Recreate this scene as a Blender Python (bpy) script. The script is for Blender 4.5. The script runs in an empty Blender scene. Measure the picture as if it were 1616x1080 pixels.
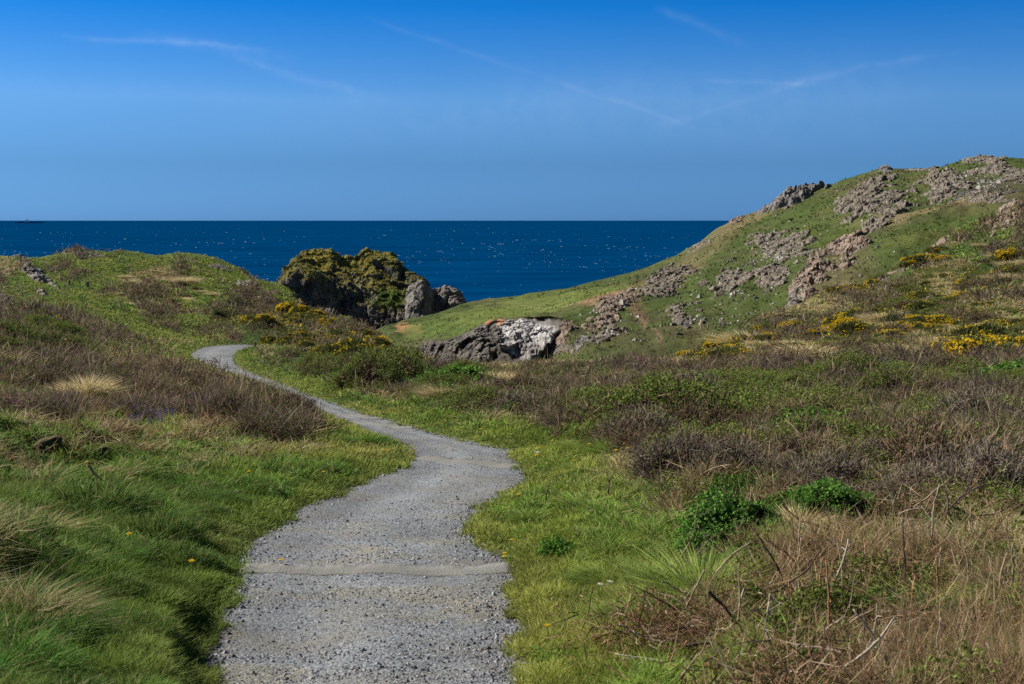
import bpy, math, random
import numpy as np
from math import radians as R

# ------------------------------------------------------------------ camera, sky, sun
SC = bpy.context.scene
W0, H0, F = 1616.0, 1080.0, 2020.0
PITCH = math.atan(193.0 / F)
CP, SP = math.cos(PITCH), math.sin(PITCH)
CAMZ = 0.0                     # heights are measured from the eye; the ground is 1.75 m lower
SEA = -62.0
cam_d = bpy.data.cameras.new('camera')
cam = bpy.data.objects.new('camera', cam_d)
SC.collection.objects.link(cam)
cam.location = (0, 0, CAMZ)
cam.rotation_euler = (R(90) - PITCH, 0, 0)
cam_d.sensor_width = 36.0
cam_d.lens = F * 36.0 / W0
cam_d.clip_start = 0.1
cam_d.clip_end = 200000
cam_d.dof.use_dof = True
cam_d.dof.focus_distance = 22.0
cam_d.dof.aperture_fstop = 8.0
SC.camera = cam
SC.view_settings.view_transform = 'Standard'
SC.view_settings.look = 'None'
SC.view_settings.exposure = 0.64
SC.view_settings.gamma = 1.0
SC.render.engine = 'CYCLES'
SC.cycles.max_bounces = 6
SC.cycles.diffuse_bounces = 3
SC.cycles.transparent_max_bounces = 6
SC.cycles.use_denoising = False

SUN_EL, SUN_AZ = R(38), R(-70)      # azimuth from +Y towards +X
SD = np.array([math.sin(SUN_AZ) * math.cos(SUN_EL), math.cos(SUN_AZ) * math.cos(SUN_EL), math.sin(SUN_EL)])

class NT:
    def __init__(s, nt): s.nt = nt
    def n(s, t, **kw):
        nd = s.nt.nodes.new(t)
        for k, v in kw.items():
            if k == 'inp':
                for a, b in v.items():
                    if hasattr(b, 'is_output') and b.is_output: s.nt.links.new(b, nd.inputs[a])
                    else: nd.inputs[a].default_value = b
            else: setattr(nd, k, v)
        return nd
    def m(s, op, a, b=None, c=None, clamp=False):
        nd = s.nt.nodes.new('ShaderNodeMath'); nd.operation = op; nd.use_clamp = clamp
        for i, x in enumerate((a, b, c)):
            if x is None: continue
            if hasattr(x, 'is_output'): s.nt.links.new(x, nd.inputs[i])
            else: nd.inputs[i].default_value = x
        return nd.outputs[0]
    def mix(s, f, a, b, mode='MIX'):
        nd = s.nt.nodes.new('ShaderNodeMix'); nd.data_type = 'RGBA'; nd.blend_type = mode
        for i, x in ((0, f), (6, a), (7, b)):
            if hasattr(x, 'is_output'): s.nt.links.new(x, nd.inputs[i])
            else: nd.inputs[i].default_value = (tuple(x) + (1,))[:4] if i > 0 else x
        return nd.outputs[2]
    def ramp(s, f, stops, interp='LINEAR'):
        nd = s.nt.nodes.new('ShaderNodeValToRGB'); cr = nd.color_ramp; cr.interpolation = interp
        while len(cr.elements) < len(stops): cr.elements.new(0.5)
        for e, (p, c) in zip(cr.elements, stops):
            e.position = p; e.color = (c, c, c, 1) if isinstance(c, (int, float)) else tuple(c) + (1,)
        s.nt.links.new(f, nd.inputs[0]); return nd.outputs[0]
    def link(s, a, b): s.nt.links.new(a, b)

world = bpy.data.worlds.new('World'); SC.world = world; world.use_nodes = True
wt = world.node_tree; wt.nodes.clear(); w = NT(wt)
sky = w.n('ShaderNodeTexSky', sky_type='NISHITA', sun_disc=False, sun_elevation=SUN_EL, sun_rotation=SUN_AZ,
          altitude=60, air_density=1.0, dust_density=0.35, ozone_density=2.6)
geo = w.n('ShaderNodeTexCoord')
sep = w.n('ShaderNodeSeparateXYZ', inp={0: geo.outputs['Generated']})
dx, dy, dz = sep.outputs
azi = w.m('ARCTAN2', dx, dy)                                  # azimuth (rad), 0 = +Y
ele = w.m('ARCSINE', dz)
# hand-set sky tint: deeper blue high up, blue-grey near the horizon
grade = w.ramp(w.m('MULTIPLY', w.m('ADD', ele, 0.02), 1.6, clamp=True),
               [(0.04, (0.165, 0.46, 1.28)), (0.10, (0.175, 0.42, 0.96)), (0.177, (0.27, 0.565, 1.04)), (0.29, (0.03, 0.425, 1.0)), (0.45, (0.09, 0.19, 0.32))])  # last stop, above the view, is darkened to weaken the ambient light
skyc = w.mix(1.0, sky.outputs[0], grade, 'MULTIPLY')
# thin cirrus and old contrails, laid along directions of the sky
def ang(u, v):
    b = (540 - v) / F; a = (u - 808) / F
    x, y, z = a, CP + b * SP, -SP + b * CP
    l = math.sqrt(x * x + y * y + z * z)
    return math.atan2(x, y), math.asin(z / l)
nz1 = w.n('ShaderNodeTexNoise', inp={'Vector': geo.outputs['Generated'], 'Scale': 60.0, 'Detail': 6.0, 'Roughness': 0.62})
nz2 = w.n('ShaderNodeTexNoise', inp={'Vector': geo.outputs['Generated'], 'Scale': 9.0, 'Detail': 5.0, 'Roughness': 0.55})
nf = nz1.outputs[0]; nb = nz2.outputs[0]
tot = None
def streak(u0, v0, u1, v1, wpx, alpha, ragged=1.0):
    global tot
    (a0, e0), (a1, e1) = ang(u0, v0), ang(u1, v1)
    L = math.hypot(a1 - a0, e1 - e0); cx, cy = (a1 - a0) / L, (e1 - e0) / L
    da = w.m('SUBTRACT', azi, a0); de = w.m('SUBTRACT', ele, e0)
    t = w.m('DIVIDE', w.m('ADD', w.m('MULTIPLY', da, cx), w.m('MULTIPLY', de, cy)), L)
    d = w.m('ADD', w.m('MULTIPLY', da, -cy), w.m('MULTIPLY', de, cx))
    d = w.m('ADD', d, w.m('MULTIPLY', w.m('SUBTRACT', nb, 0.5), 0.02 * ragged))
    g = w.m('POWER', 2.718, w.m('MULTIPLY', w.m('POWER', w.m('DIVIDE', w.m('ABSOLUTE', d), wpx / F), 2.0), -1.0))
    en = w.m('MULTIPLY', w.m('MULTIPLY', t, 5.0, clamp=True), w.m('MULTIPLY', w.m('SUBTRACT', 1.0, t), 4.0, clamp=True))
    nn = w.m('MULTIPLY', w.m('SUBTRACT', nf, 0.22), 2.2, clamp=True)
    r = w.m('MULTIPLY', w.m('MULTIPLY', g, en), w.m('MULTIPLY', nn, alpha))
    tot = r if tot is None else w.m('ADD', tot, r)
streak(85, 60, 450, 76, 4.2, 0.129)
streak(200, 56, 480, 92, 9.1, 0.070)
streak(340, 78, 620, 165, 6.3, 0.094)
streak(570, 22, 860, 122, 4.2, 0.058, .8)
streak(820, 108, 1130, 212, 4.2, 0.058, .8)
streak(1030, 2, 1190, 72, 6.3, 0.070)
streak(1100, 123, 1310, 135, 3.5, 0.094, .6)
streak(1190, 142, 1530, 78, 5.6, 0.065, .9)
streak(1030, 202, 1320, 112, 4.9, 0.053, .8)
streak(-100, 130, 700, 165, 14.0, 0.041)
streak(700, 150, 1560, 130, 42.0, 0.058, 1.5)
streak(300, 190, 1500, 200, 35.0, 0.047, 1.5)
skyc = w.mix(w.m('MINIMUM', tot, 0.7), skyc, (5.2, 6.6, 9.2))
bg = w.n('ShaderNodeBackground', inp={'Color': skyc, 'Strength': 0.0695})
out = w.n('ShaderNodeOutputWorld', inp={'Surface': bg.outputs[0]})

sun_d = bpy.data.lights.new('sun', 'SUN'); sun = bpy.data.objects.new('sun', sun_d)
SC.collection.objects.link(sun)
sun_d.energy = 5.0; sun_d.angle = R(0.5); sun_d.color = (1.0, 0.95, 0.86)
from mathutils import Vector, Matrix
sun.rotation_euler = Vector(SD).to_track_quat('Z', 'Y').to_euler()

# ------------------------------------------------------------------ helpers
rng = np.random.default_rng(7)
random.seed(5)
COL = SC.collection

def hsh(ix, iy, iz, seed):
    h = (ix.astype(np.int64) * 374761393 + iy.astype(np.int64) * 668265263 + iz.astype(np.int64) * 2147483647 + seed * 1274126177) & 0xFFFFFFFF
    h = ((h ^ (h >> 13)) * 1274126177) & 0xFFFFFFFF
    h = ((h ^ (h >> 16)) * 2246822519) & 0xFFFFFFFF
    return ((h ^ (h >> 15)) & 0xFFFFFF) / float(0xFFFFFF)
def vnoise(x, y, z, seed=0):
    x, y, z = np.broadcast_arrays(x, y, z)
    fx, fy, fz = np.floor(x), np.floor(y), np.floor(z)
    tx, ty, tz = x - fx, y - fy, z - fz
    sx, sy, sz = [t * t * t * (t * (t * 6 - 15) + 10) for t in (tx, ty, tz)]
    r = 0
    for a in (0, 1):
        for b in (0, 1):
            for c in (0, 1):
                r = r + hsh(fx + a, fy + b, fz + c, seed) * (sx if a else 1 - sx) * (sy if b else 1 - sy) * (sz if c else 1 - sz)
    return r
def vnoise2(x, y, seed=0):
    x, y = np.broadcast_arrays(x, y)
    fx, fy = np.floor(x), np.floor(y); zz = np.zeros_like(fx)
    tx, ty = x - fx, y - fy
    sx, sy = [t * t * t * (t * (t * 6 - 15) + 10) for t in (tx, ty)]
    r = 0
    for a in (0, 1):
        for b in (0, 1):
            r = r + hsh(fx + a, fy + b, zz, seed) * (sx if a else 1 - sx) * (sy if b else 1 - sy)
    return r
def fbm2(x, y, seed=0, o=4, g=0.5):
    r, a, s, t = 0, 1.0, 1.0, 0
    for i in range(o):
        r = r + a * vnoise2(x * s + 13.7 * i, y * s - 7.1 * i, seed + i); t += a; a *= g; s *= 2.03
    return r / t                                   # 0..1, mean .5
def fbm3(x, y, z, seed=0, o=4, g=0.5, ridge=False):
    r, a, s, t = 0, 1.0, 1.0, 0
    for i in range(o):
        n = vnoise(x * s + 13.7 * i, y * s - 7.1 * i, z * s + 3.3 * i, seed + i)
        if ridge: n = 1 - np.abs(2 * n - 1)
        r = r + a * n; t += a; a *= g; s *= 2.03
    return r / t
def worley(x, y, z, seed=0):
    """F1, F2 and a random value of the nearest cell"""
    fx, fy, fz = np.floor(x), np.floor(y), np.floor(z)
    f1 = np.full(x.shape, 9.0); f2 = f1.copy(); cid = np.zeros(x.shape)
    for a in (-1, 0, 1):
        for b in (-1, 0, 1):
            for c in (-1, 0, 1):
                gx, gy, gz = fx + a, fy + b, fz + c
                px = gx + hsh(gx, gy, gz, seed); py = gy + hsh(gx, gy, gz, seed + 1); pz = gz + hsh(gx, gy, gz, seed + 2)
                d = np.sqrt((px - x) ** 2 + (py - y) ** 2 + (pz - z) ** 2)
                v = hsh(gx, gy, gz, seed + 3)
                m = d < f1
                f2 = np.where(m, f1, np.minimum(f2, d)); cid = np.where(m, v, cid); f1 = np.where(m, d, f1)
    return f1, f2, cid
def sstep(a, b, x):
    t = np.clip((x - a) / (b - a), 0, 1); return t * t * (3 - 2 * t)
def pchip(x, y, q):
    """monotone cubic along axis 0 of y; x increasing"""
    x = np.asarray(x, float); y = np.asarray(y, float)
    h = np.diff(x); hh = h.reshape((-1,) + (1,) * (y.ndim - 1)); dl = np.diff(y, axis=0) / hh
    m = np.zeros_like(y)
    w1 = 2 * hh[1:] + hh[:-1]; w2 = hh[1:] + 2 * hh[:-1]
    with np.errstate(divide='ignore', invalid='ignore'):
        mm = (w1 + w2) / (w1 / dl[:-1] + w2 / dl[1:])
    ok = (dl[:-1] * dl[1:]) > 0
    m[1:-1] = np.where(ok, mm, 0); m[0] = dl[0]; m[-1] = dl[-1]
    q = np.asarray(q, float)
    i = np.clip(np.searchsorted(x, q) - 1, 0, len(x) - 2)
    sh = (-1,) + (1,) * (y.ndim - 1)
    hq = h[i].reshape(sh); t = ((q - x[i]) / h[i]).reshape(sh)
    return ((2 * t**3 - 3 * t**2 + 1) * y[i] + (t**3 - 2 * t**2 + t) * hq * m[i] + (-2 * t**3 + 3 * t**2) * y[i + 1] + (t**3 - t**2) * hq * m[i + 1])

def slope_of(v):                       # rise per metre forward of the ray through row v of the photo
    b = (540 - np.asarray(v, float)) / F
    return (-SP + b * CP) / (CP + b * SP)
def P(u, s, d):                        # bearing u, rise s, distance d -> world point
    # invert: b from s
    b = (s * CP + SP) / (CP - s * SP)
    t = d / (CP + b * SP)
    return np.stack([(np.asarray(u) - 808) / F * t, d * np.ones_like(t), s * d], -1)
def proj(p):
    x, y, z = p[..., 0], p[..., 1], p[..., 2]
    dep = y * CP - z * SP; up = y * SP + z * CP
    return 808 + F * x / dep, 540 - F * up / dep

def mesh_np(name, verts, faces, mat, col=None, smooth=False, parent=None, link=True, shade=None):
    me = bpy.data.meshes.new(name)
    verts = np.ascontiguousarray(verts, np.float32).reshape(-1, 3)
    if not isinstance(faces, (list, tuple)): faces = [faces]
    faces = [np.asarray(f, np.int32) for f in faces if len(f)]
    nl = sum(f.size for f in faces); npoly = sum(len(f) for f in faces)
    me.vertices.add(len(verts)); me.vertices.foreach_set('co', verts.ravel())
    me.loops.add(nl); me.polygons.add(npoly)
    me.loops.foreach_set('vertex_index', np.concatenate([f.ravel() for f in faces]))
    tot = np.concatenate([np.full(len(f), f.shape[1], np.int32) for f in faces])
    st = np.concatenate([[0], np.cumsum(tot)[:-1]]).astype(np.int32)
    me.polygons.foreach_set('loop_start', st)
    me.polygons.foreach_set('loop_total', tot)
    me.polygons.foreach_set('use_smooth', np.full(npoly, smooth, bool))
    me.update(calc_edges=True)
    if col is not None:
        at = me.color_attributes.new('Col', 'FLOAT_COLOR', 'POINT')
        c = np.ones((len(verts), 4), np.float32); c[:, :3] = col
        at.data.foreach_set('color', c.ravel())
    if mat: me.materials.append(mat)
    o = bpy.data.objects.new(name, me)
    if link: COL.objects.link(o)
    if parent: o.parent = parent
    return o
def tag(o, label=None, cat=None, group=None, kind=None):
    if label: o['label'] = label
    if cat: o['category'] = cat
    if group: o['group'] = group
    if kind: o['kind'] = kind
    return o
def empty(name, loc=(0, 0, 0)):
    o = bpy.data.objects.new(name, None); COL.objects.link(o); o.location = loc; o.empty_display_size = 0.2
    return o
def copy_tree(o, parent=None):
    c = o.copy(); COL.objects.link(c)
    if parent: c.parent = parent
    for ch in list(o.children): copy_tree(ch, c)
    return c
def grid_faces(nr, nc):
    i, j = np.meshgrid(np.arange(nr - 1), np.arange(nc - 1), indexing='ij')
    a = (i * nc + j).ravel()
    return np.stack([a, a + 1, a + nc + 1, a + nc], 1)

# ------------------------------------------------------------------ materials
def new_mat(name):
    m = bpy.data.materials.new(name); m.use_nodes = True; m.node_tree.nodes.clear(); return m, NT(m.node_tree)
def mat_veg(name, trans=0.3, rough=0.7, spec=0.12, vary=0.3, gain=1.85):
    m, k = new_mat(name)
    at = k.n('ShaderNodeAttribute', attribute_name='Col')
    oi = k.n('ShaderNodeObjectInfo')
    f = k.m('ADD', k.m('MULTIPLY', oi.outputs['Random'], vary), 1 - vary / 2)
    c = k.mix(1.0, at.outputs['Color'], k.n('ShaderNodeCombineColor', inp={0: f, 1: f, 2: f}).outputs[0], 'MULTIPLY')
    c = k.mix(1.0, c, (gain, gain, gain), 'MULTIPLY')
    p = k.n('ShaderNodeBsdfPrincipled', inp={'Base Color': c, 'Roughness': rough, 'Specular IOR Level': spec})
    t = k.n('ShaderNodeBsdfTranslucent', inp={'Color': c})
    mx = k.n('ShaderNodeMixShader', inp={0: trans, 1: p.outputs[0], 2: t.outputs[0]})
    k.n('ShaderNodeOutputMaterial', inp={'Surface': mx.outputs[0]})
    return m
def mat_flat(name, col, rough=0.7, nscale=20.0, amp=0.3, bump=0.2):
    m, k = new_mat(name)
    tc = k.n('ShaderNodeTexCoord')
    n = k.n('ShaderNodeTexNoise', inp={'Vector': tc.outputs['Object'], 'Scale': nscale, 'Detail': 5.0})
    c = k.mix(n.outputs[0], tuple(x * (1 - amp) for x in col), tuple(min(1, x * (1 + amp)) for x in col))
    b = k.n('ShaderNodeBump', inp={'Height': n.outputs[0], 'Strength': bump, 'Distance': 0.01})
    p = k.n('ShaderNodeBsdfPrincipled', inp={'Base Color': c, 'Roughness': rough, 'Normal': b.outputs[0], 'Specular IOR Level': 0.3})
    k.n('ShaderNodeOutputMaterial', inp={'Surface': p.outputs[0]})
    return m
def mat_ground(name, s1=3.0, s2=22.0, bumpd=0.08, amp=0.55, use_col=True):
    """albedo from what grows or lies there (Col) broken up by world-space noise"""
    m, k = new_mat(name)
    tc = k.n('ShaderNodeTexCoord'); at = k.n('ShaderNodeAttribute', attribute_name='Col')
    n1 = k.n('ShaderNodeTexNoise', inp={'Vector': tc.outputs['Object'], 'Scale': s1, 'Detail': 8.0, 'Roughness': 0.65})
    n2 = k.n('ShaderNodeTexNoise', inp={'Vector': tc.outputs['Object'], 'Scale': s2, 'Detail': 6.0, 'Roughness': 0.7})
    s = k.m('ADD', k.m('MULTIPLY', n1.outputs[0], 0.6), k.m('MULTIPLY', n2.outputs[0], 0.4))
    f = k.ramp(s, [(0.3, 1 - amp), (0.7, 1 + amp)])
    f = k.n('ShaderNodeMapRange', inp={0: s, 1: 0.33, 2: 0.67, 3: 1 - amp, 4: 1 + amp}).outputs[0]
    c = k.mix(1.0, at.outputs['Color'], k.n('ShaderNodeCombineColor', inp={0: f, 1: f, 2: f}).outputs[0], 'MULTIPLY')
    b = k.n('ShaderNodeBump', inp={'Height': s, 'Strength': 1.0, 'Distance': bumpd})
    p = k.n('ShaderNodeBsdfPrincipled', inp={'Base Color': c, 'Roughness': 0.9, 'Specular IOR Level': 0.1, 'Normal': b.outputs[0]})
    k.n('ShaderNodeOutputMaterial', inp={'Surface': p.outputs[0]})
    return m
def mat_rock(name, cols, s=0.5, bumpd=0.4, attr=False):
    """cols: dark, mid, light; strata + lichen speckle"""
    m, k = new_mat(name)
    tc = k.n('ShaderNodeTexCoord')
    v = tc.outputs['Object']
    n1 = k.n('ShaderNodeTexNoise', inp={'Vector': v, 'Scale': s, 'Detail': 8.0, 'Roughness': 0.7, 'Distortion': 0.6})
    n2 = k.n('ShaderNodeTexNoise', inp={'Vector': v, 'Scale': s * 7, 'Detail': 6.0, 'Roughness': 0.75})
    vo = k.n('ShaderNodeTexVoronoi', feature='DISTANCE_TO_EDGE', inp={'Vector': v, 'Scale': s * 2.2})
    mm = k.m('ADD', k.m('MULTIPLY', n1.outputs[0], 0.55), k.m('MULTIPLY', n2.outputs[0], 0.45))
    c = k.ramp(mm, [(0.36, cols[0]), (0.5, cols[1]), (0.64, cols[2])])
    if attr:
        at = k.n('ShaderNodeAttribute', attribute_name='Col')
        c = k.mix(1.0, c, at.outputs['Color'], 'MULTIPLY')
    crack = k.m('MULTIPLY', vo.outputs[0], 6.0, clamp=True)
    hgt = k.m('ADD', k.m('MULTIPLY', mm, 1.0), k.m('MULTIPLY', crack, 0.35))
    b = k.n('ShaderNodeBump', inp={'Height': hgt, 'Strength': 1.0, 'Distance': bumpd})
    p = k.n('ShaderNodeBsdfPrincipled', inp={'Base Color': c, 'Roughness': 0.85, 'Specular IOR Level': 0.25, 'Normal': b.outputs[0]})
    k.n('ShaderNodeOutputMaterial', inp={'Surface': p.outputs[0]})
    return m

M_GROUND = mat_ground('heath_ground', 2.5, 16.0, 0.05)
M_HILL = mat_ground('hill_ground', 0.35, 2.2, 0.5, 0.35)
M_ISLE = mat_ground('island_ground', 0.3, 1.6, 1.2, 0.6)
M_VEG = mat_veg('leaf_blades', 0.30)
M_TWIG = mat_veg('twigs', 0.05, 0.8, 0.1, .3, 1.3)
M_FLOWER = mat_veg('petals', 0.35, 0.6, 0.1, .2, 1.0)
M_CRAG = mat_rock('crag_rock', [(0.035, 0.03, 0.024), (0.165, 0.138, 0.105), (0.42, 0.365, 0.285)], 0.9, 0.25)
M_CRAGD = mat_rock('dark_crag_rock', [(0.035, 0.032, 0.03), (0.10, 0.09, 0.08), (0.22, 0.20, 0.17)], 0.5, 0.3)
M_CRAGW = mat_rock('pale_cliff_rock', [(0.08, 0.07, 0.062), (0.30, 0.28, 0.265), (0.78, 0.77, 0.76)], 0.28, 0.35)
M_STONE = mat_rock('near_stone', [(0.06, 0.045, 0.04), (0.16, 0.11, 0.10), (0.30, 0.24, 0.22)], 9.0, 0.02)

# ------------------------------------------------------------------ terrain layers
class Layer:
    def __init__(s, U, S, D):
        s.U, s.S, s.D = U, S, D
        s.pos = P(U, S, D); s.base = s.pos.copy()
        s.uu, s.vv = proj(s.pos)
        s.nr, s.nc = U.shape
        run = np.minimum.accumulate(s.vv, axis=0)
        s.vis = s.vv <= run + 0.6
    def at(s, A, i, j):
        i = np.clip(i, 0, s.nr - 1.001); j = np.clip(j, 0, s.nc - 1.001)
        i0 = i.astype(int); j0 = j.astype(int); a = i - i0; b = j - j0
        if A.ndim == 3: a = a[:, None]; b = b[:, None]
        return (A[i0, j0] * (1 - a) * (1 - b) + A[i0 + 1, j0] * a * (1 - b) + A[i0, j0 + 1] * (1 - a) * b + A[i0 + 1, j0 + 1] * a * b)
    def find(s, u, v):
        """grid position where the line of sight through (u, v) first meets this surface"""
        u = np.atleast_1d(np.asarray(u, float)); v = np.atleast_1d(np.asarray(v, float))
        j = np.interp(u, s.U[0], np.arange(s.nc)); jn = np.clip(np.rint(j).astype(int), 0, s.nc - 1)
        out = np.zeros(len(u))
        for c in range(0, len(u), 4000):
            Vc = s.vv[:, jn[c:c + 4000]]; m = Vc <= v[c:c + 4000]
            k = np.argmax(m, axis=0); none = ~m.any(axis=0)
            k0 = np.maximum(k - 1, 0); cc = np.arange(Vc.shape[1])
            va, vb = Vc[k0, cc], Vc[k, cc]
            t = np.where(va != vb, (va - v[c:c + 4000]) / np.where(va != vb, va - vb, 1), 0)
            r = k0 + np.clip(t, 0, 1)
            if none.any(): r[none] = np.argmin(Vc[:, none], axis=0)
            out[c:c + 4000] = r
        return out, j
    def point(s, u, v):
        i, j = s.find(u, v); return s.at(s.pos, i, j)
    def normals(s):
        a = np.gradient(s.pos, axis=0); b = np.gradient(s.pos, axis=1)
        n = np.cross(b, a); n /= np.linalg.norm(n, axis=-1, keepdims=True) + 1e-9
        n[n[..., 2] < 0] *= -1
        return n

# --- layer A: everything from the feet of the camera to the crest of the near slopes
dA = [0.35, 1.5, 3, 4.5, 6.2, 9.1, 11.6, 16, 20, 28, 41, 56, 70, 90, 110, 130, 150, 170, 190, 220, 260, 310]
near = [-(0.083 + 1.75 / d) for d in dA[:4]]
def col(vs):                          # rows of the photo from 6.2 m on; -1 = falling away to the sea
    s = [slope_of(v) for v in vs]
    n = len(dA) - 4 - len(s)
    last = s[-1] * dA[4 + len(s) - 1]
    for k in range(n):
        z = last + (SEA - 4 - last) * ((k + 1) / n) ** 0.8
        s.append(z / dA[4 + len(vs) + k])
    return near + [float(x) for x in s]
tabA = {
 -1400: [1000, 830, 730, 640, 570, 490, 430, 400, 385, 370, 360, 355, 350, 352, 365, 400],
 -500: [1015, 845, 755, 668, 610, 545, 490, 462, 445, 425, 408, 396, 388, 385, 392, 430],
 0:    [1040, 870, 785, 705, 655, 600, 544, 517, 498, 475, 455, 438, 422, 409, 418, 470],
 150:  [1060, 888, 802, 722, 675, 622, 571, 545, 527, 500, 480, 458, 435, 415, 399, 425],
 300:  [1072, 899, 813, 731, 686, 634, 593, 577, 564, 543, 517, 492, 467, 442, 418, 404, 440],
 380:  [1076, 902, 817, 733, 688, 637, 598, 577, 563, 547, 524, 500, 478, 457, 440, 427, 470],
 450:  [1080, 905, 820, 735, 690, 640, 603, 588, 574, 553, 531, 508, 486, 468, 456, 520],
 530:  [1080, 905, 820, 735, 690, 640, 605, 588, 573, 551, 530, 514, 505, 550, 640],
 600:  [1080, 905, 820, 735, 690, 640, 606, 588, 575, 558, 543, 531, 570, 640],
 680:  [1080, 905, 820, 735, 690, 642, 610, 590, 573, 595, 640],
 800:  [1080, 905, 820, 735, 690, 642, 606, 582, 569, 600, 650],
 1000: [1075, 900, 815, 732, 688, 642, 600, 575, 563, 590, 640],
 1100: [1070, 896, 810, 730, 688, 642, 600, 577, 561, 549, 580, 640],
 1200: [1066, 892, 806, 728, 687, 642, 600, 577, 553, 526, 503, 540, 610],
 1300: [1062, 888, 803, 725, 686, 641, 600, 575, 546, 511, 482, 468, 520, 610],
 1400: [1058, 885, 800, 723, 684, 640, 600, 573, 539, 498, 466, 441, 480, 560],
 1500: [1055, 882, 797, 720, 682, 639, 600, 570, 530, 478, 434, 396, 370, 385, 450],
 1616: [1050, 878, 793, 716, 680, 638, 598, 567, 520, 455, 402, 355, 318, 330, 400],
 2000: [1040, 868, 783, 706, 672, 630, 588, 545, 480, 400, 330, 275, 235, 225, 260],
 3000: [1020, 845, 760, 690, 655, 612, 560, 500, 430, 350, 290, 240, 205, 195, 220],
}
uk = sorted(tabA)
TA = np.array([col(tabA[k]) for k in uk])            # ncol x nrow
uA = np.concatenate([np.linspace(-1400, -200, 60, endpoint=False), np.arange(-200, 1820, 4.0), np.linspace(1820, 3000, 60)])
lA = np.log(dA)
lq = np.concatenate([np.linspace(lA[0], np.log(4.5), 40, endpoint=False), np.linspace(np.log(4.5), np.log(200), 620), np.linspace(np.log(203), lA[-1], 30)])
T1 = pchip(np.array(uk, float), TA, uA)               # nu x nrow
T2 = pchip(lA, T1.T, lq)                              # nt x nu
A = Layer(np.tile(uA, (len(lq), 1)), T2, np.tile(np.exp(lq)[:, None], (1, len(uA))))

# --- the path, read off as cross sections left / right and laid on layer A
XS = [((300, 1900), (1080, 1900)), ((330, 1400), (930, 1400)), ((330, 1180), (882, 1180)), ((330, 1080), (858, 1080)), ((324, 1010), (830, 1010)), ((342, 950), (808, 950)),
      ((372, 905), (812, 905)), ((396, 868), (772, 868)), ((440, 832), (742, 836)), ((500, 797), (752, 806)), ((560, 770), (788, 785)),
      ((612, 746), (820, 760)), ((652, 722), (822, 735)), ((640, 706), (800, 714)), ((600, 691), (748, 700)), ((560, 675), (690, 687)),
      ((515, 656), (620, 667)), ((470, 637), (560, 650)), ((435, 620), (500, 629)), ((400, 603), (452, 610)), ((350, 587), (410, 595)),
      ((318, 573), (378, 580)), ((303, 562), (368, 567)), ((311, 553), (372, 557)), ((335, 547), (388, 550)), ((375, 544), (425, 546))]
XL = np.array([a for a, b in XS], float); XR = np.array([b for a, b in XS], float)
tx = np.arange(len(XS)); tq = np.linspace(0, len(XS) - 1, 900)
def smooth_edge(E, seed):
    e = np.stack([pchip(tx, E[:, 0], tq), pchip(tx, E[:, 1], tq)], 1)
    i, j = A.find(e[:, 0], e[:, 1]); p = A.at(A.base, i, j)
    s = np.concatenate([[0], np.cumsum(np.linalg.norm(np.diff(p[:, :2], axis=0), axis=1))])
    return p, s
pl, sl = smooth_edge(XL, 1); pr, sr = smooth_edge(XR, 2)
acr = pr[:, :2] - pl[:, :2]; acr /= np.linalg.norm(acr, axis=1, keepdims=True)
nl_ = (fbm2(sl * 1.1, 0 * sl, 31, 5, .6) - .5) * 0.22; nr_ = (fbm2(sr * 1.1, 0 * sr, 47, 5, .6) - .5) * 0.26
pl[:, :2] += acr * nl_[:, None]; pr[:, :2] += acr * nr_[:, None]
poly = np.concatenate([pl[::2, :2], pr[::-2, :2]])
def signed_dist(x, y, poly):
    x = x.ravel(); y = y.ravel(); out = np.empty(len(x)); ax, ay = poly[:, 0], poly[:, 1]
    bx, by = np.roll(ax, -1), np.roll(ay, -1); ex, ey = bx - ax, by - ay; L = ex * ex + ey * ey + 1e-12
    for c in range(0, len(x), 20000):
        X = x[c:c + 20000, None]; Y = y[c:c + 20000, None]
        t = np.clip(((X - ax) * ex + (Y - ay) * ey) / L, 0, 1)
        d = np.sqrt(((X - ax - t * ex) ** 2 + (Y - ay - t * ey) ** 2).min(axis=1))
        cr = ((ay > Y) != (by > Y)) & (X < ex * (Y - ay) / (ey + 1e-12 * (ey == 0)) + ax)
        ins = cr.sum(axis=1) % 2 == 1
        out[c:c + 20000] = np.where(ins, -d, d)
    return out
X, Y = A.base[..., 0], A.base[..., 1]
sd = np.full(X.shape, 50.0)
mk = (Y < 125) & (X > -45) & (X < 8)
sd[mk] = signed_dist(X[mk], Y[mk], poly)
A.sd = sd

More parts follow.
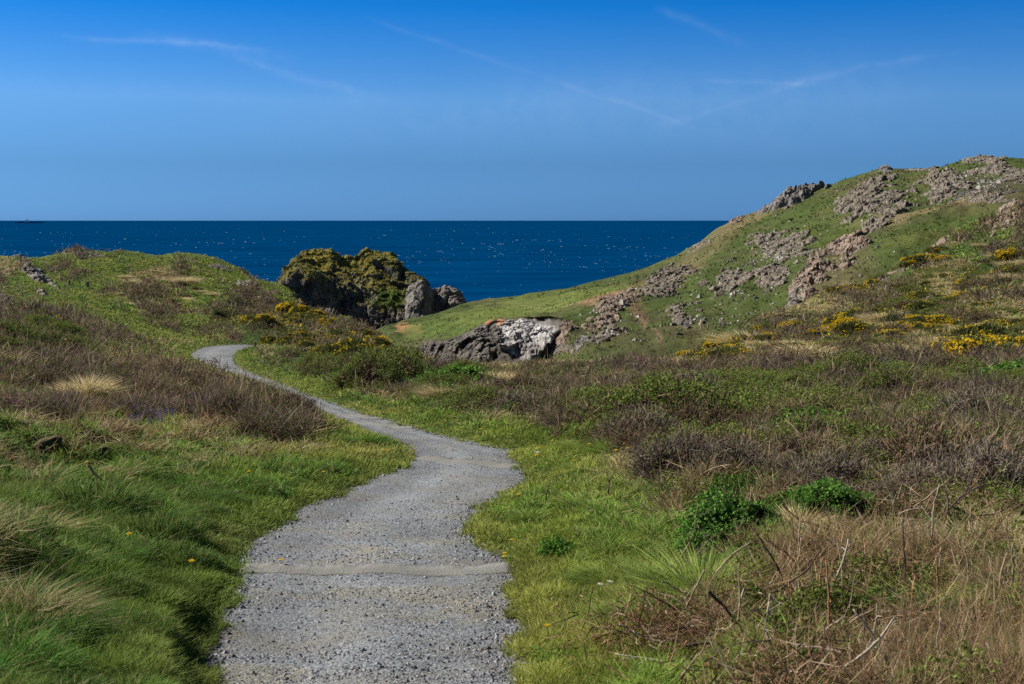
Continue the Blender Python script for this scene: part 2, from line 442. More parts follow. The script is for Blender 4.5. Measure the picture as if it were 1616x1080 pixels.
# --- what grows where on layer A (regions of the place as seen in the photo)
CATS = ['turf', 'long', 'dry', 'heath', 'bracken', 'leafy', 'gorse']
def poly_soft(u, v, pts, soft):
    pts = np.array(pts, float); sc = np.array([1.0, 1.8])
    return sstep(soft, -soft, signed_dist(np.asarray(u) * sc[0], np.asarray(v) * sc[1], pts * sc))
def blob(u, v, cu, cv, ru, rv, rot=0):
    c, s = math.cos(R(rot)), math.sin(R(rot)); x = (u - cu); y = (v - cv)
    a = (x * c + y * s) / ru; b = (-x * s + y * c) / rv
    return sstep(1.25, 0.75, np.sqrt(a * a + b * b))
REG = [
 ([(-1500, 330), (200, 380), (460, 440), (700, 570), (560, 600), (300, 590), (180, 572), (-1500, 560)], 14, dict(turf=.68, long=.12, dry=.08, heath=.12)),
 ([(-1500, 470), (0, 478), (90, 500), (170, 525), (200, 565), (100, 590), (-1500, 600)], 14, dict(turf=.2, heath=.5, leafy=.15, dry=.08, long=.07)),
 ([(215, 425), (340, 440), (430, 470), (400, 500), (290, 505), (190, 470)], 16, dict(turf=.3, heath=.28, dry=.22, bracken=.1, long=.1)),
 ([(360, 465), (460, 470), (560, 510), (640, 548), (690, 578), (600, 580), (430, 556), (370, 530), (320, 500)], 12, dict(gorse=.45, heath=.38, dry=.09, leafy=.08)),
 ([(-1500, 572), (0, 572), (190, 570), (300, 590), (420, 612), (500, 655), (530, 690), (500, 718), (380, 712), (310, 685), (180, 684), (90, 700), (-1500, 700)], 14, dict(heath=.36, bracken=.26, long=.12, leafy=.12, dry=.14)),
 ([(-1500, 690), (90, 695), (300, 685), (420, 712), (560, 700), (480, 760), (200, 770), (-1500, 770)], 16, dict(long=.45, dry=.16, leafy=.14, bracken=.12, turf=.13)),
 ([(370, 540), (640, 575), (760, 575), (760, 640), (700, 690), (600, 660), (460, 600)], 14, dict(long=.26, leafy=.27, dry=.22, heath=.17, turf=.08)),
 ([(640, 572), (1000, 560), (1616, 570), (3000, 560), (3000, 860), (1616, 850), (1250, 800), (1020, 790), (1000, 745), (920, 722), (880, 690), (720, 662), (690, 620)], 16, dict(heath=.50, dry=.07, leafy=.27, bracken=.09, long=.07)),
 ([(1020, 770), (1616, 790), (3000, 800), (3000, 1000), (1616, 930), (1400, 900), (1180, 930), (1040, 870)], 18, dict(bracken=.15, dry=.19, long=.40, heath=.11, leafy=.15)),
 ([(1120, 940), (1250, 890), (1616, 880), (3000, 900), (3000, 1600), (1616, 1400), (1300, 1200), (1010, 1010), (980, 950)], 20, dict(bracken=.30, dry=.08, long=.46, leafy=.16)),
 ([(640, 566), (900, 556), (1010, 556), (1200, 548), (1350, 560), (1300, 584), (1000, 580), (760, 592), (660, 590)], 8, dict(dry=.72, heath=.16, long=.12)),
 ([(1050, 556), (1200, 500), (1400, 430), (1616, 300), (3000, 150), (3000, 580), (1616, 588), (1300, 566), (1150, 568)], 12, dict(gorse=.16, heath=.28, long=.2, dry=.2, leafy=.16)),
]
BL = [  # region blobs: category, centre, radii, tilt, weight
 ('leafy', 650, 605, 50, 16, 0, .8), ('leafy', 705, 630, 60, 16, 0, .6), ('leafy', 520, 580, 40, 9, 0, .4), ('leafy', 820, 655, 22, 16, 0, .8), ('leafy', 770, 640, 50, 22, 0, .35),
 ('leafy', 1230, 630, 130, 30, -6, 1.0), ('leafy', 1430, 622, 170, 20, 3, .85), ('leafy', 1030, 632, 70, 12, -8, .55), ('leafy', 1360, 700, 60, 18, 0, .45), ('leafy', 900, 600, 60, 8, 0, .3),
 ('leafy', 1180, 850, 90, 55, 0, .8), ('leafy', 1305, 838, 60, 34, 0, .8), ('long', 1060, 930, 80, 60, -20, .75), ('long', 1360, 880, 110, 30, 0, .6), ('long', 940, 700, 60, 14, 0, .5),
 ('dry', 740, 600, 70, 10, -6, .5), ('dry', 800, 615, 30, 7, 0, .6), ('dry', 580, 590, 40, 8, 0, .4), ('dry', 1120, 690, 130, 40, 20, .32), ('dry', 1000, 770, 60, 25, 0, .3),
 ('bracken', 420, 690, 90, 16, 0, .5), ('bracken', 290, 490, 40, 8, 10, .7), ('bracken', 255, 445, 36, 10, 10, .5), ('dry', 250, 435, 40, 8, 10, .5),
 ('turf', 150, 412, 140, 14, -2, .7), ('turf', 380, 440, 90, 14, 22, .85), ('heath', 140, 402, 50, 6, -3, .8), ('heath', 400, 665, 95, 38, 25, .7), ('heath', 1010, 690, 80, 30, 0, .6),
 ('long', 30, 640, 90, 14, 0, .7), ('leafy', 200, 600, 120, 12, 0, .3), ('gorse', 90, 540, 60, 16, 20, .4), ('gorse', 1560, 555, 70, 24, -10, .8), ('dry', 880, 570, 190, 8, -2, .85),
 ('turf', 820, 570, 60, 60, 0, .0), ('leafy', 880, 572, 60, 5, 0, .3), ('dry', 1160, 560, 140, 8, 0, .7), ('gorse', 1480, 470, 80, 30, -30, .3), ('turf', 1420, 390, 70, 14, -5, .5),
]
def zones(u, v, x, y, sdp):
    un = u + (fbm2(x * .35 / 1, y * .35, 90, 3) - .5) * 60 ; vn = v + (fbm2(x * .3, y * .3, 95, 3) - .5) * 26
    Wt = {c: np.zeros(u.shape) for c in CATS}
    Wt['turf'] += .5; Wt['long'] += .42; Wt['dry'] += .08
    def over(m, d):
        for c in CATS: Wt[c] = Wt[c] * (1 - m) + d.get(c, 0) * m
    for pts, soft, d in REG: over(poly_soft(un, vn, pts, soft).reshape(u.shape), d)
    for c, cu, cv, ru, rv, rot, wgt in BL: over(blob(un, vn, cu, cv, ru, rv, rot) * wgt, {c: 1})
    e = sstep(1.3, 0.45, sdp + (fbm2(x * 1.3, y * 1.3, 77, 3) - .5) * 1.2) 
    over(e, dict(turf=.85, long=.15))
    k = 2.6
    for n, c in enumerate(CATS):
        sc = 1.0 / (0.7 + y * 0.035)
        Wt[c] = Wt[c] * np.exp(k * 2 * (fbm2(x * sc, y * sc, 200 + 9 * n, 3) - .5) + k * 1.5 * (fbm2(x * sc * 3.3, y * sc * 3.3, 500 + 9 * n, 2) - .5))
    tot = sum(Wt.values()) + 1e-9
    Wp = {c: (Wt[c] / tot) ** 2.2 for c in CATS}; tot = sum(Wp.values()) + 1e-9
    return {c: Wp[c] / tot for c in CATS}
Zg = zones(A.uu, A.vv, X, Y, sd)
GC = dict(turf=(.075, .105, .018), long=(.05, .085, .018), dry=(.22, .17, .085), heath=(.060, .042, .034), bracken=(.12, .06, .032), leafy=(.035, .07, .014), gorse=(.055, .062, .016))
gcol = sum(Zg[c][..., None] * np.array(GC[c]) for c in CATS)
gcol = np.where((sd < 0.04)[..., None], np.array([.13, .125, .12]), gcol)

# relief of layer A
far = np.clip(Y / 60, 0, 1)
bank = sstep(-0.03, 0.12, sd) * 0.045 + sstep(0.05, 0.8, sd) * 0.07 + sstep(0.3, 3, sd) * 0.08
bank = np.where(sd < 0, -0.05, bank) * sstep(1.2, 3.5, Y)
# the left bank beside the first bend is a cut edge that shades the path
leftside = (X < -0.6) & (Y < 9)
bank = bank + np.where(leftside, sstep(0.04, 0.2, sd) * 0.12 * sstep(9.2, 7, Y), 0)
out_ = sstep(0.0, 1.5, sd)
hum = (fbm2(X * .9, Y * .9, 11, 4) - .5) * 0.34 * sstep(3.5, 8, Y) + (fbm2(X * 3.4, Y * 3.4, 12, 3) - .5) * 0.17 * sstep(.2, 1.0, sd) + (fbm2(X * 1.9, Y * 1.9, 18, 2) - .5) * 0.14 * sstep(.4, 1.4, sd)
shrub = Zg['heath'] + Zg['gorse'] + .7 * Zg['leafy'] + .5 * Zg['bracken'] + .3 * Zg['dry']
hum = hum + shrub * ((fbm2(X * .55, Y * .55, 14, 4) - .40) * 1.25 * sstep(12, 30, Y))
hum = hum + (fbm2(X * .11, Y * .11, 15, 4) - .5) * 3.0 * sstep(60, 130, Y) * (0.4 + .6 * shrub)
damp = sstep(0, 14, sd) * .75 + .25
edge_low = sstep(38, 58, Y) * sstep(560, 660, A.uu) * sstep(1250, 1080, A.uu)
damp = damp * (1 - .85 * edge_low)
def dent(u, v, r, h):
    global bank
    i, j = A.find(u, v); c = A.at(A.base, i, j)[0]
    bank = bank + h * np.exp(-((X - c[0]) ** 2 + (Y - c[1]) ** 2) / (r * r))
dent(70, 752, .55, -.34); dent(20, 720, .6, .26); dent(150, 748, .28, -.16); dent(120, 722, .35, .14); dent(0, 770, .5, -.15)
dent(40, 1000, .35, -.22); dent(-30, 960, .4, .16); dent(180, 690, .5, .1)
A.pos[..., 2] += bank + out_ * hum * damp - .42 * edge_low
A.n = A.normals()
A.col = gcol
ground = mesh_np('ground', A.pos, grid_faces(A.nr, A.nc)[:, ::-1], M_GROUND, gcol.reshape(-1, 3), smooth=True)
tag(ground, kind='structure')
# ground behind the photographer, joined to the near edge of the sheet
b0 = A.pos[0]
bx = np.linspace(-60, 60, 40); by = np.linspace(0.36, -40, 20)
BX, BY = np.meshgrid(bx, by)
bz = -1.79 - 0.083 * BY - 0.06 + (fbm2(BX * .3, BY * .3, 3) - .5) * .05
back = mesh_np('ground_behind', np.stack([BX, BY, bz], -1), grid_faces(20, 40), M_GROUND, np.tile(GC['turf'], (800, 1)), smooth=True)
tag(back, kind='structure')

# ------------------------------------------------------------------ path
M_PATH, k = new_mat('gravel_path')
tc = k.n('ShaderNodeTexCoord')
vo = k.n('ShaderNodeTexVoronoi', inp={'Vector': tc.outputs['Object'], 'Scale': 62.0, 'Randomness': 1.0})
vo2 = k.n('ShaderNodeTexVoronoi', inp={'Vector': tc.outputs['Object'], 'Scale': 24.0})
n1 = k.n('ShaderNodeTexNoise', inp={'Vector': tc.outputs['Object'], 'Scale': 1.6, 'Detail': 6.0})
n2 = k.n('ShaderNodeTexNoise', inp={'Vector': tc.outputs['Object'], 'Scale': 90.0, 'Detail': 3.0})
c1 = k.ramp(k.n('ShaderNodeSeparateColor', inp={0: vo.outputs['Color']}).outputs[0], [(0.0, (.095, .102, .108)), (.5, (.160, .173, .184)), (1.0, (.28, .292, .302))])
c2 = k.mix(k.ramp(n1.outputs[0], [(.48, 0.0), (.68, .55)]), c1, (.19, .172, .13))
c3 = k.mix(k.ramp(vo.outputs['Distance'], [(.5, 0.0), (.9, .4)]), c2, (.09, .09, .095))
hh = k.m('SUBTRACT', k.m('MULTIPLY', n2.outputs[0], .4), k.m('ADD', vo.outputs['Distance'], k.m('MULTIPLY', vo2.outputs['Distance'], .6)))
bp = k.n('ShaderNodeBump', inp={'Height': hh, 'Strength': 1.0, 'Distance': 0.005})
c3 = k.mix(1.0, c3, k.n('ShaderNodeAttribute', attribute_name='Col').outputs['Color'], 'MULTIPLY')
pb = k.n('ShaderNodeBsdfPrincipled', inp={'Base Color': c3, 'Roughness': 0.85, 'Specular IOR Level': .3, 'Normal': bp.outputs[0]})
k.n('ShaderNodeOutputMaterial', inp={'Surface': pb.outputs[0]})
NCR = 26
ws = np.linspace(-0.035, 1.035, NCR)
pv = pl[:, None, :] * (1 - ws[None, :, None]) + pr[:, None, :] * ws[None, :, None]
rut = -0.018 * (np.exp(-((ws - .3) / .12) ** 2) + np.exp(-((ws - .72) / .12) ** 2)) 
edge_dip = -0.02 * (np.abs(ws - .5) > .51)
pv[..., 2] += rut + edge_dip + (fbm2(pv[..., 0] * 1.3, pv[..., 1] * 1.3, 61, 4) - .5) * .05 + (fbm2(pv[..., 0] * 12, pv[..., 1] * 12, 63, 2) - .5) * .012 + .012
wear = 0.80 + .26 * np.exp(-((ws[None, :] - .48 + (fbm2(tq * .8, tq * 0, 5, 3)[:, None] - .5) * .5) / .26) ** 2) + (fbm2(pv[..., 0] * 1.1, pv[..., 1] * 1.1, 67, 4) - .5) * .5
soil = sstep(.52, .66, fbm2(pv[..., 0] * 1.6, pv[..., 1] * 2.4, 69, 4)) * sstep(16, 7, pv[..., 1]) * .75
pcol = wear[..., None] * (1 - soil[..., None]) * np.ones(3) + soil[..., None] * wear[..., None] * np.array([1.12, 1.0, .74])
path = mesh_np('path', pv, grid_faces(len(tq), NCR), M_PATH, pcol.reshape(-1, 3), smooth=True)
tag(path, kind='structure')
path_pv = pv

# ------------------------------------------------------------------ layer C: headland and far hillside
def loft(cols, nu, nt, rows_t=None, useg=None):
    us = sorted(cols); n = len(cols[us[0]])
    Sm = np.array([[c[0] for c in cols[q]] for q in us]); Dm = np.array([[c[1] for c in cols[q]] for q in us])
    uq = np.linspace(us[0], us[-1], nu) if useg is None else useg
    t = np.arange(n) if rows_t is None else np.array(rows_t, float)
    tq_ = np.linspace(t[0], t[-1], nt)
    S1 = pchip(np.array(us, float), Sm, uq); D1 = pchip(np.array(us, float), Dm, uq)
    S2 = pchip(t, S1.T, tq_); D2 = pchip(t, D1.T, tq_)
    return Layer(np.tile(uq, (nt, 1)), S2, D2)
def ccol(r1, r2, r3, r4, r5, r6, dback=1.12):
    sv = lambda p: (float(slope_of(p[0])), p[1])
    z6 = float(slope_of(r6[0])) * r6[1]
    return [((SEA - 6) / (r1[1] - 22), r1[1] - 22), sv(r1), sv(r2), sv(r3), sv(r4), sv(r5), sv(r6),
            ((z6 - 4) / (r6[1] * 1.05), r6[1] * 1.05), ((z6 + (SEA - z6) * .5) / (r6[1] * dback), r6[1] * dback), ((SEA - 6) / (r6[1] * dback + 35), r6[1] * dback + 35)]
CC = {
 560: ccol((620, 238), (600, 242), (590, 246), (580, 250), (570, 256), (562, 262)),
 596: ccol((590, 236), (545, 240), (536, 246), (530, 252), (524, 259), (518, 266)),
 618: ccol((585, 228), (536, 236), (528, 243), (521, 252), (515, 261), (510, 270)),
 645: ccol((585, 222), (543, 230), (533, 238), (522, 250), (511, 262), (502, 275)),
 700: ccol((587, 203), (534, 212), (523, 225), (511, 245), (500, 264), (489, 285)),
 735: ccol((587, 198), (522, 208), (512, 222), (501, 245), (489, 268), (478, 296)),
 770: ccol((587, 195), (513, 206), (504, 220), (493, 245), (482, 272), (474, 302)),
 820: ccol((585, 192), (507, 206), (499, 220), (488, 245), (477, 275), (467, 306)),
 875: ccol((583, 188), (510, 204), (500, 218), (486, 243), (471, 275), (458, 310)),
 925: ccol((592, 170), (556, 178), (526, 194), (495, 222), (468, 265), (447, 312)),
 1000: ccol((592, 160), (562, 168), (528, 190), (488, 224), (456, 268), (430, 315)),
 1060: ccol((592, 158), (560, 166), (520, 190), (478, 224), (440, 268), (410, 316)),
 1085: ccol((592, 157), (558, 165), (515, 190), (470, 225), (430, 270), (396, 318)),
 1105: ccol((590, 156), (555, 164), (508, 190), (462, 226), (418, 270), (384, 318)),
 1150: ccol((585, 155), (545, 163), (498, 190), (448, 228), (400, 274), (356, 320)),
 1210: ccol((570, 155), (525, 163), (478, 190), (428, 228), (380, 278), (332, 322)),
 1270: ccol((560, 154), (512, 160), (462, 185), (408, 225), (355, 275), (308, 322)),
 1330: ccol((545, 154), (490, 160), (440, 185), (384, 225), (332, 274), (283, 318)),
 1395: ccol((530, 158), (470, 165), (402, 190), (352, 225), (305, 268), (267, 310)),
 1470: ccol((500, 162), (435, 170), (378, 195), (335, 225), (298, 262), (265, 298)),
 1530: ccol((470, 166), (400, 174), (360, 196), (325, 222), (286, 256), (251, 290)),
 1616: ccol((430, 168), (365, 176), (335, 196), (308, 218), (278, 248), (250, 280)),
 1800: ccol((410, 170), (350, 180), (318, 198), (292, 220), (262, 245), (235, 275)),
 2400: ccol((400, 170), (340, 180), (308, 198), (280, 220), (250, 245), (225, 275)),
}
uC = np.concatenate([np.linspace(560, 1640, 560), np.linspace(1645, 2400, 50)])
C = loft(CC, 0, 430, useg=uC)
x, y, z = [C.base[..., i] for i in range(3)]
cl = (fbm3(x * .05, y * .05, z * .05, 21, 4) - .5)
Cb = poly_soft(C.uu, C.vv, [(640, 545), (690, 535), (740, 522), (800, 508), (880, 508), (895, 512), (862, 572), (870, 600), (640, 600)], 6).reshape(C.uu.shape)
C.cliff = Cb
d3 = cl * 5.0 + (fbm3(x * .22, y * .22, z * .22, 22, 4) - .5) * 1.5
skyl = np.exp(-((np.arange(C.nr)[:, None] / (C.nr - 1) * 9 - 6) / 1.2) ** 2)
d3 = d3 * (1 - .55 * skyl)
C.pos[..., 2] += d3
nc_ = C.normals()
F1, F2, cid = worley(x * .16 + cl * 2, y * .16, z * .10, 71)
rk = fbm3(x * .13 + 0.2 * z, y * .13, z * .07, 23, 5, .55, ridge=True)
C.pos += (Cb * ((rk - .55) * 7.0 + (cid - .5) * 2.2))[..., None] * np.array([0, -1.0, 0.15])
C.n = C.normals()
turfc = np.array([.060, .082, .021]); brown = np.array([.12, .088, .045]); heathc = np.array([.075, .062, .034]); dark = np.array([.05, .055, .02])
n1 = fbm2(x * .05, y * .05, 41, 5); n2 = fbm2(x * .16, y * .16, 42, 4); n3 = fbm2(x * .6, y * .6, 43, 3)
ccl = turfc * (0.75 + .5 * n2)[..., None]
def lay(m, c):
    global ccl
    ccl = ccl * (1 - m[..., None]) + np.array(c) * m[..., None]
lay(sstep(.52, .66, n1) * .5, heathc)
lay(sstep(.55, .7, n2) * .35, brown)
u_, v_ = C.uu + (n2 - .5) * 30, C.vv + (n3 - .5) * 12
for (cu, cv, ru, rv, rot, c, wt_) in [
    (1100, 410, 90, 12, -35, (.17, .125, .065), .4), (1190, 345, 80, 9, -25, (.20, .15, .085), .55), (1010, 455, 90, 10, -20, (.17, .11, .06), .6),
    (960, 474, 42, 7, -15, (.28, .15, .09), .8), (880, 480, 80, 2.2, 4, (.24, .18, .10), .8), (1005, 492, 26, 9, 60, (.22, .13, .085), .5), (1030, 528, 26, 3, 55, (.20, .12, .08), .55),
    (1450, 338, 120, 7, -8, (.20, .15, .08), .6), (1440, 375, 50, 14, -10, (.09, .10, .025), .7), (1290, 385, 90, 24, -20, (.060, .078, .016), .6), (1170, 480, 90, 40, 0, (.055, .072, .018), .6),
    (1300, 450, 70, 30, -40, (.10, .085, .04), .6), (1330, 430, 60, 40, -40, (.10, .085, .04), .5), (1560, 300, 80, 22, 0, (.075, .07, .04), .5),
    (640, 523, 20, 7, 5, (.42, .19, .10), .9), (700, 540, 26, 5, -12, (.34, .17, .10), .6), (1530, 290, 60, 20, 0, (.08, .07, .05), .4), (1230, 305, 60, 14, -30, (.14, .11, .08), .6),
    (660, 535, 60, 12, 0, (.085, .075, .035), .5), (720, 508, 100, 14, -14, (.095, .135, .030), .75), (850, 478, 150, 14, -9, (.125, .155, .036), .8), (900, 540, 60, 25, 0, (.07, .068, .03), .5)]:
    lay(blob(u_, v_, cu, cv, ru, rv, rot) * wt_, c)
cw = blob(u_, v_, 835, 530, 50, 38, -25)
cliffc = np.array([.085, .075, .06]) * (0.35 + 1.3 * rk)[..., None]
whitec = np.array([.42, .40, .38]) * (0.05 + 1.4 * fbm3(x * .2, y * .2, z * .2, 25, 5)[..., None])
cliffc = cliffc * (1 - cw[..., None]) + whitec * cw[..., None]
oc = sstep(.55, .7, fbm3(x * .1, y * .1, z * .1, 26, 4)) * blob(u_, v_, 850, 512, 70, 9, -8)
oc2 = blob(u_, v_, 845, 508, 12, 5) + blob(u_, v_, 795, 522, 8, 7) + blob(u_, v_, 770, 515, 8, 6)
cliffc = cliffc * (1 - np.clip(oc + oc2, 0, 1)[..., None]) + np.array([.38, .18, .09]) * np.clip(oc + oc2, 0, 1)[..., None]
ccl = ccl * (1 - Cb[..., None]) + cliffc * Cb[..., None]
rim = Cb * sstep(527, 512, C.vv + (n2 - .5) * 22); rimc = np.array([.10, .075, .04]) * (1 - sstep(.45, .6, n3)[..., None]) + np.array([.07, .075, .025]) * sstep(.45, .6, n3)[..., None]
rimc = rimc * (1 - .8 * np.clip(oc + oc2, 0, 1)[..., None]) + .8 * np.array([.36, .18, .10]) * np.clip(oc + oc2, 0, 1)[..., None]
ccl = ccl * (1 - rim[..., None]) + rimc * rim[..., None]
headland = mesh_np('headland_hill', C.pos, grid_faces(C.nr, C.nc)[:, ::-1], M_HILL, ccl.reshape(-1, 3), smooth=True)
tag(headland, kind='structure')

# ------------------------------------------------------------------ sea
def sea_mesh():
    ys = np.concatenate([np.linspace(-800, 3000, 40), np.geomspace(3300, 90000, 30)])
    xs = np.concatenate([-np.geomspace(90000, 200, 24), np.geomspace(200, 90000, 24)])
    XX, YY = np.meshgrid(xs, ys)
    return np.stack([XX, YY, np.full(XX.shape, SEA)], -1), grid_faces(len(ys), len(xs))
M_SEA, k = new_mat('sea_water')
tc = k.n('ShaderNodeTexCoord')
mp = k.n('ShaderNodeMapping', inp={'Vector': tc.outputs['Object'], 'Scale': (0.42, 1.0, 1.0)})
f1 = k.n('ShaderNodeTexNoise', inp={'Vector': mp.outputs[0], 'Scale': 0.075, 'Detail': 4.0, 'Roughness': 0.62})
f2 = k.n('ShaderNodeTexNoise', inp={'Vector': mp.outputs[0], 'Scale': 0.0035, 'Detail': 4.0})
f3 = k.n('ShaderNodeTexNoise', inp={'Vector': mp.outputs[0], 'Scale': 0.012, 'Detail': 5.0, 'Roughness': .6})
fo = k.m('ADD', f1.outputs[0], k.m('MULTIPLY', k.m('SUBTRACT', f2.outputs[0], .5), .16))
foam = k.n('ShaderNodeMapRange', inp={0: fo, 1: 0.75, 2: 0.79, 3: 0.0, 4: 1.0}).outputs[0]
wc = k.mix(k.ramp(f3.outputs[0], [(.38, 0.0), (.62, 1.0)]), (.0000, .028, .094), (.0000, .042, .130))
wc2 = k.mix(foam, wc, (.55, .62, .68))
wv = k.n('ShaderNodeTexNoise', inp={'Vector': mp.outputs[0], 'Scale': 0.16, 'Detail': 5.0})
bp = k.n('ShaderNodeBump', inp={'Height': wv.outputs[0], 'Strength': .6, 'Distance': 3.0})
pb = k.n('ShaderNodeBsdfPrincipled', inp={'Base Color': wc2, 'Roughness': 0.8, 'Specular IOR Level': .0, 'Normal': bp.outputs[0]})
k.n('ShaderNodeOutputMaterial', inp={'Surface': pb.outputs[0]})
sv_, sf_ = sea_mesh()
sea = mesh_np('sea', sv_, sf_, M_SEA); tag(sea, kind='structure')

# ------------------------------------------------------------------ the island and the rock stack beside it
def icol(r1, r2, r3, r4, dtop):
    """r1 cliff foot v, r2 cliff middle v, r3 cliff top v, r4 skyline v"""
    d0 = 352
    z4 = float(slope_of(r4)) * dtop
    return [((SEA - 6) / (d0 - 14), d0 - 14), (float(slope_of(r1)), d0), (float(slope_of(r2)), d0 + 5), (float(slope_of(r3)), d0 + 12), (float(slope_of((r3 + r4) / 2)), d0 + 20 + (dtop - d0 - 20) * .4),
            (float(slope_of(r4)), dtop), ((z4 - 8) / (dtop + 9), dtop + 9), ((z4 + SEA) / 2 / (dtop + 22), dtop + 22), ((SEA - 6) / (dtop + 40), dtop + 40)]
IC = {
 424: icol(640, 630, 620, 610, 372), 434: icol(590, 530, 500, 470, 375), 438: icol(575, 500, 470, 446, 378), 443: icol(570, 480, 450, 432, 380), 457: icol(570, 480, 440, 416, 386), 470: icol(570, 482, 432, 408, 390), 485: icol(570, 490, 430, 402, 394),
 506: icol(570, 495, 445, 401, 396), 528: icol(570, 500, 458, 404, 398), 545: icol(570, 505, 462, 409, 398), 558: icol(570, 512, 470, 415, 396), 571: icol(575, 515, 478, 407, 400),
 586: icol(575, 518, 478, 396, 402), 600: icol(575, 515, 480, 401, 402), 618: icol(575, 515, 485, 407, 400), 634: icol(575, 515, 488, 425, 396), 648: icol(575, 515, 490, 433, 390), 662: icol(580, 525, 495, 441, 386),
 680: icol(600, 560, 520, 470, 380), 700: icol(640, 620, 600, 590, 375)}
def rocky_layer(cols, nu, nt, seed, amp):
    L = loft(cols, nu, nt)
    x, y, z = [L.base[..., i] for i in range(3)]
    n = L.normals()
    big = fbm3(x * .05, y * .05, z * .05, seed, 3) - .5
    rd = fbm3(x * .11 + z * .03, y * .11, z * .05, seed + 5, 5, .55, ridge=True) - .6
    F1, F2, cid = worley(x * .17 + big, y * .17, z * .14, seed + 9)
    F1b, F2b, cidb = worley(x * .5, y * .5, z * .5, seed + 19)
    dsp = big * 4.5 + rd * 4.5 + (cid - .5) * 2.4 - sstep(.10, .0, F2 - F1) * .9 + (cidb - .5) * 1.1 + (fbm3(x * .3, y * .3, z * .22, seed + 77, 4, .55, ridge=True) - .55) * 2.6 + (fbm3(x * .7, y * .7, z * .7, seed + 31, 3) - .5) * 1.2
    L.pos += n * (dsp * amp)[..., None]
    L.n = L.normals(); L.rd = rd; L.x, L.y, L.z = x, y, z
    return L
I = rocky_layer(IC, 400, 380, 301, 0.66)
nz = I.n[..., 2]
nA = fbm3(I.x * .09, I.y * .09, I.z * .09, 333, 4); nB = fbm3(I.x * .4, I.y * .4, I.z * .4, 334, 4)
rockc = np.array([.125, .115, .10]) * (0.1 + 1.8 * nB)[..., None]
topm = sstep(0.55, 0.70, nz * .9 + (nB - .5) * .6 + sstep(455, 412, I.vv) * .42 - sstep(455, 500, I.vv) * .25 + blob(I.uu, I.vv, 610, 470, 34, 26) * .35)
gold = np.array([.150, .142, .036]) * (0.6 + .8 * nB)[..., None]
ic = rockc * (1 - topm[..., None]) + gold * topm[..., None]
gy = sstep(.52, .62, nA) * topm * sstep(.4, .6, nB)
ic = ic * (1 - gy[..., None] * .5) + np.array([.24, .18, .03]) * gy[..., None] * .5
gm = np.clip(blob(I.uu, I.vv, 612, 474, 30, 14, -5) + blob(I.uu, I.vv, 600, 462, 20, 8) * .5, 0, 1) * .85
ic = ic * (1 - gm[..., None]) + np.array([.075, .11, .02]) * gm[..., None]
pm = blob(I.uu, I.vv, 580, 485, 14, 30, 25) * sstep(.4, .6, nB) * .6
ic = ic * (1 - pm[..., None]) + np.array([.24, .20, .17]) * pm[..., None]
island = mesh_np('rocky_island', I.pos, grid_faces(I.nr, I.nc)[:, ::-1], M_ISLE, ic.reshape(-1, 3), smooth=False)
tag(island, 'dark rocky island with yellow-green scrubby top rising out of the sea', 'island')
def jcol(foot, mid, top, dt, d0=322):
    z4 = float(slope_of(top)) * dt
    return [((SEA - 6) / (d0 - 8), d0 - 8), (float(slope_of(foot)), d0), (float(slope_of(mid)), d0 + 3), (float(slope_of(mid * .45 + top * .55)), d0 + 5), (float(slope_of(top)), dt), ((z4 - 6) / (dt + 6), dt + 6), ((SEA - 6) / (dt + 25), dt + 25)]
JC = {638: jcol(640, 600, 560, 332), 643: jcol(580, 520, 475, 334), 648: jcol(570, 505, 455, 334), 655: jcol(570, 500, 446, 335), 666: jcol(570, 498, 442, 336), 674: jcol(570, 498, 446, 338, 324), 680: jcol(570, 495, 455, 343, 333), 688: jcol(570, 495, 453, 345, 337),
      702: jcol(570, 492, 456, 346, 336), 716: jcol(570, 490, 457, 346, 335), 727: jcol(570, 492, 463, 345, 335), 734: jcol(580, 500, 478, 343, 336), 740: jcol(620, 590, 570, 340)}
J = rocky_layer(JC, 200, 220, 401, 0.40)
nB = fbm3(J.x * .35, J.y * .35, J.z * .25, 434, 5)
jc = np.array([.20, .18, .155]) * (0.25 + 1.4 * nB)[..., None]
stack = mesh_np('rock_stack', J.pos, grid_faces(J.nr, J.nc)[:, ::-1], M_ISLE, jc.reshape(-1, 3), smooth=False)
tag(stack, 'pale grey rock stack at the right end of the island above the green meadow', 'rock')


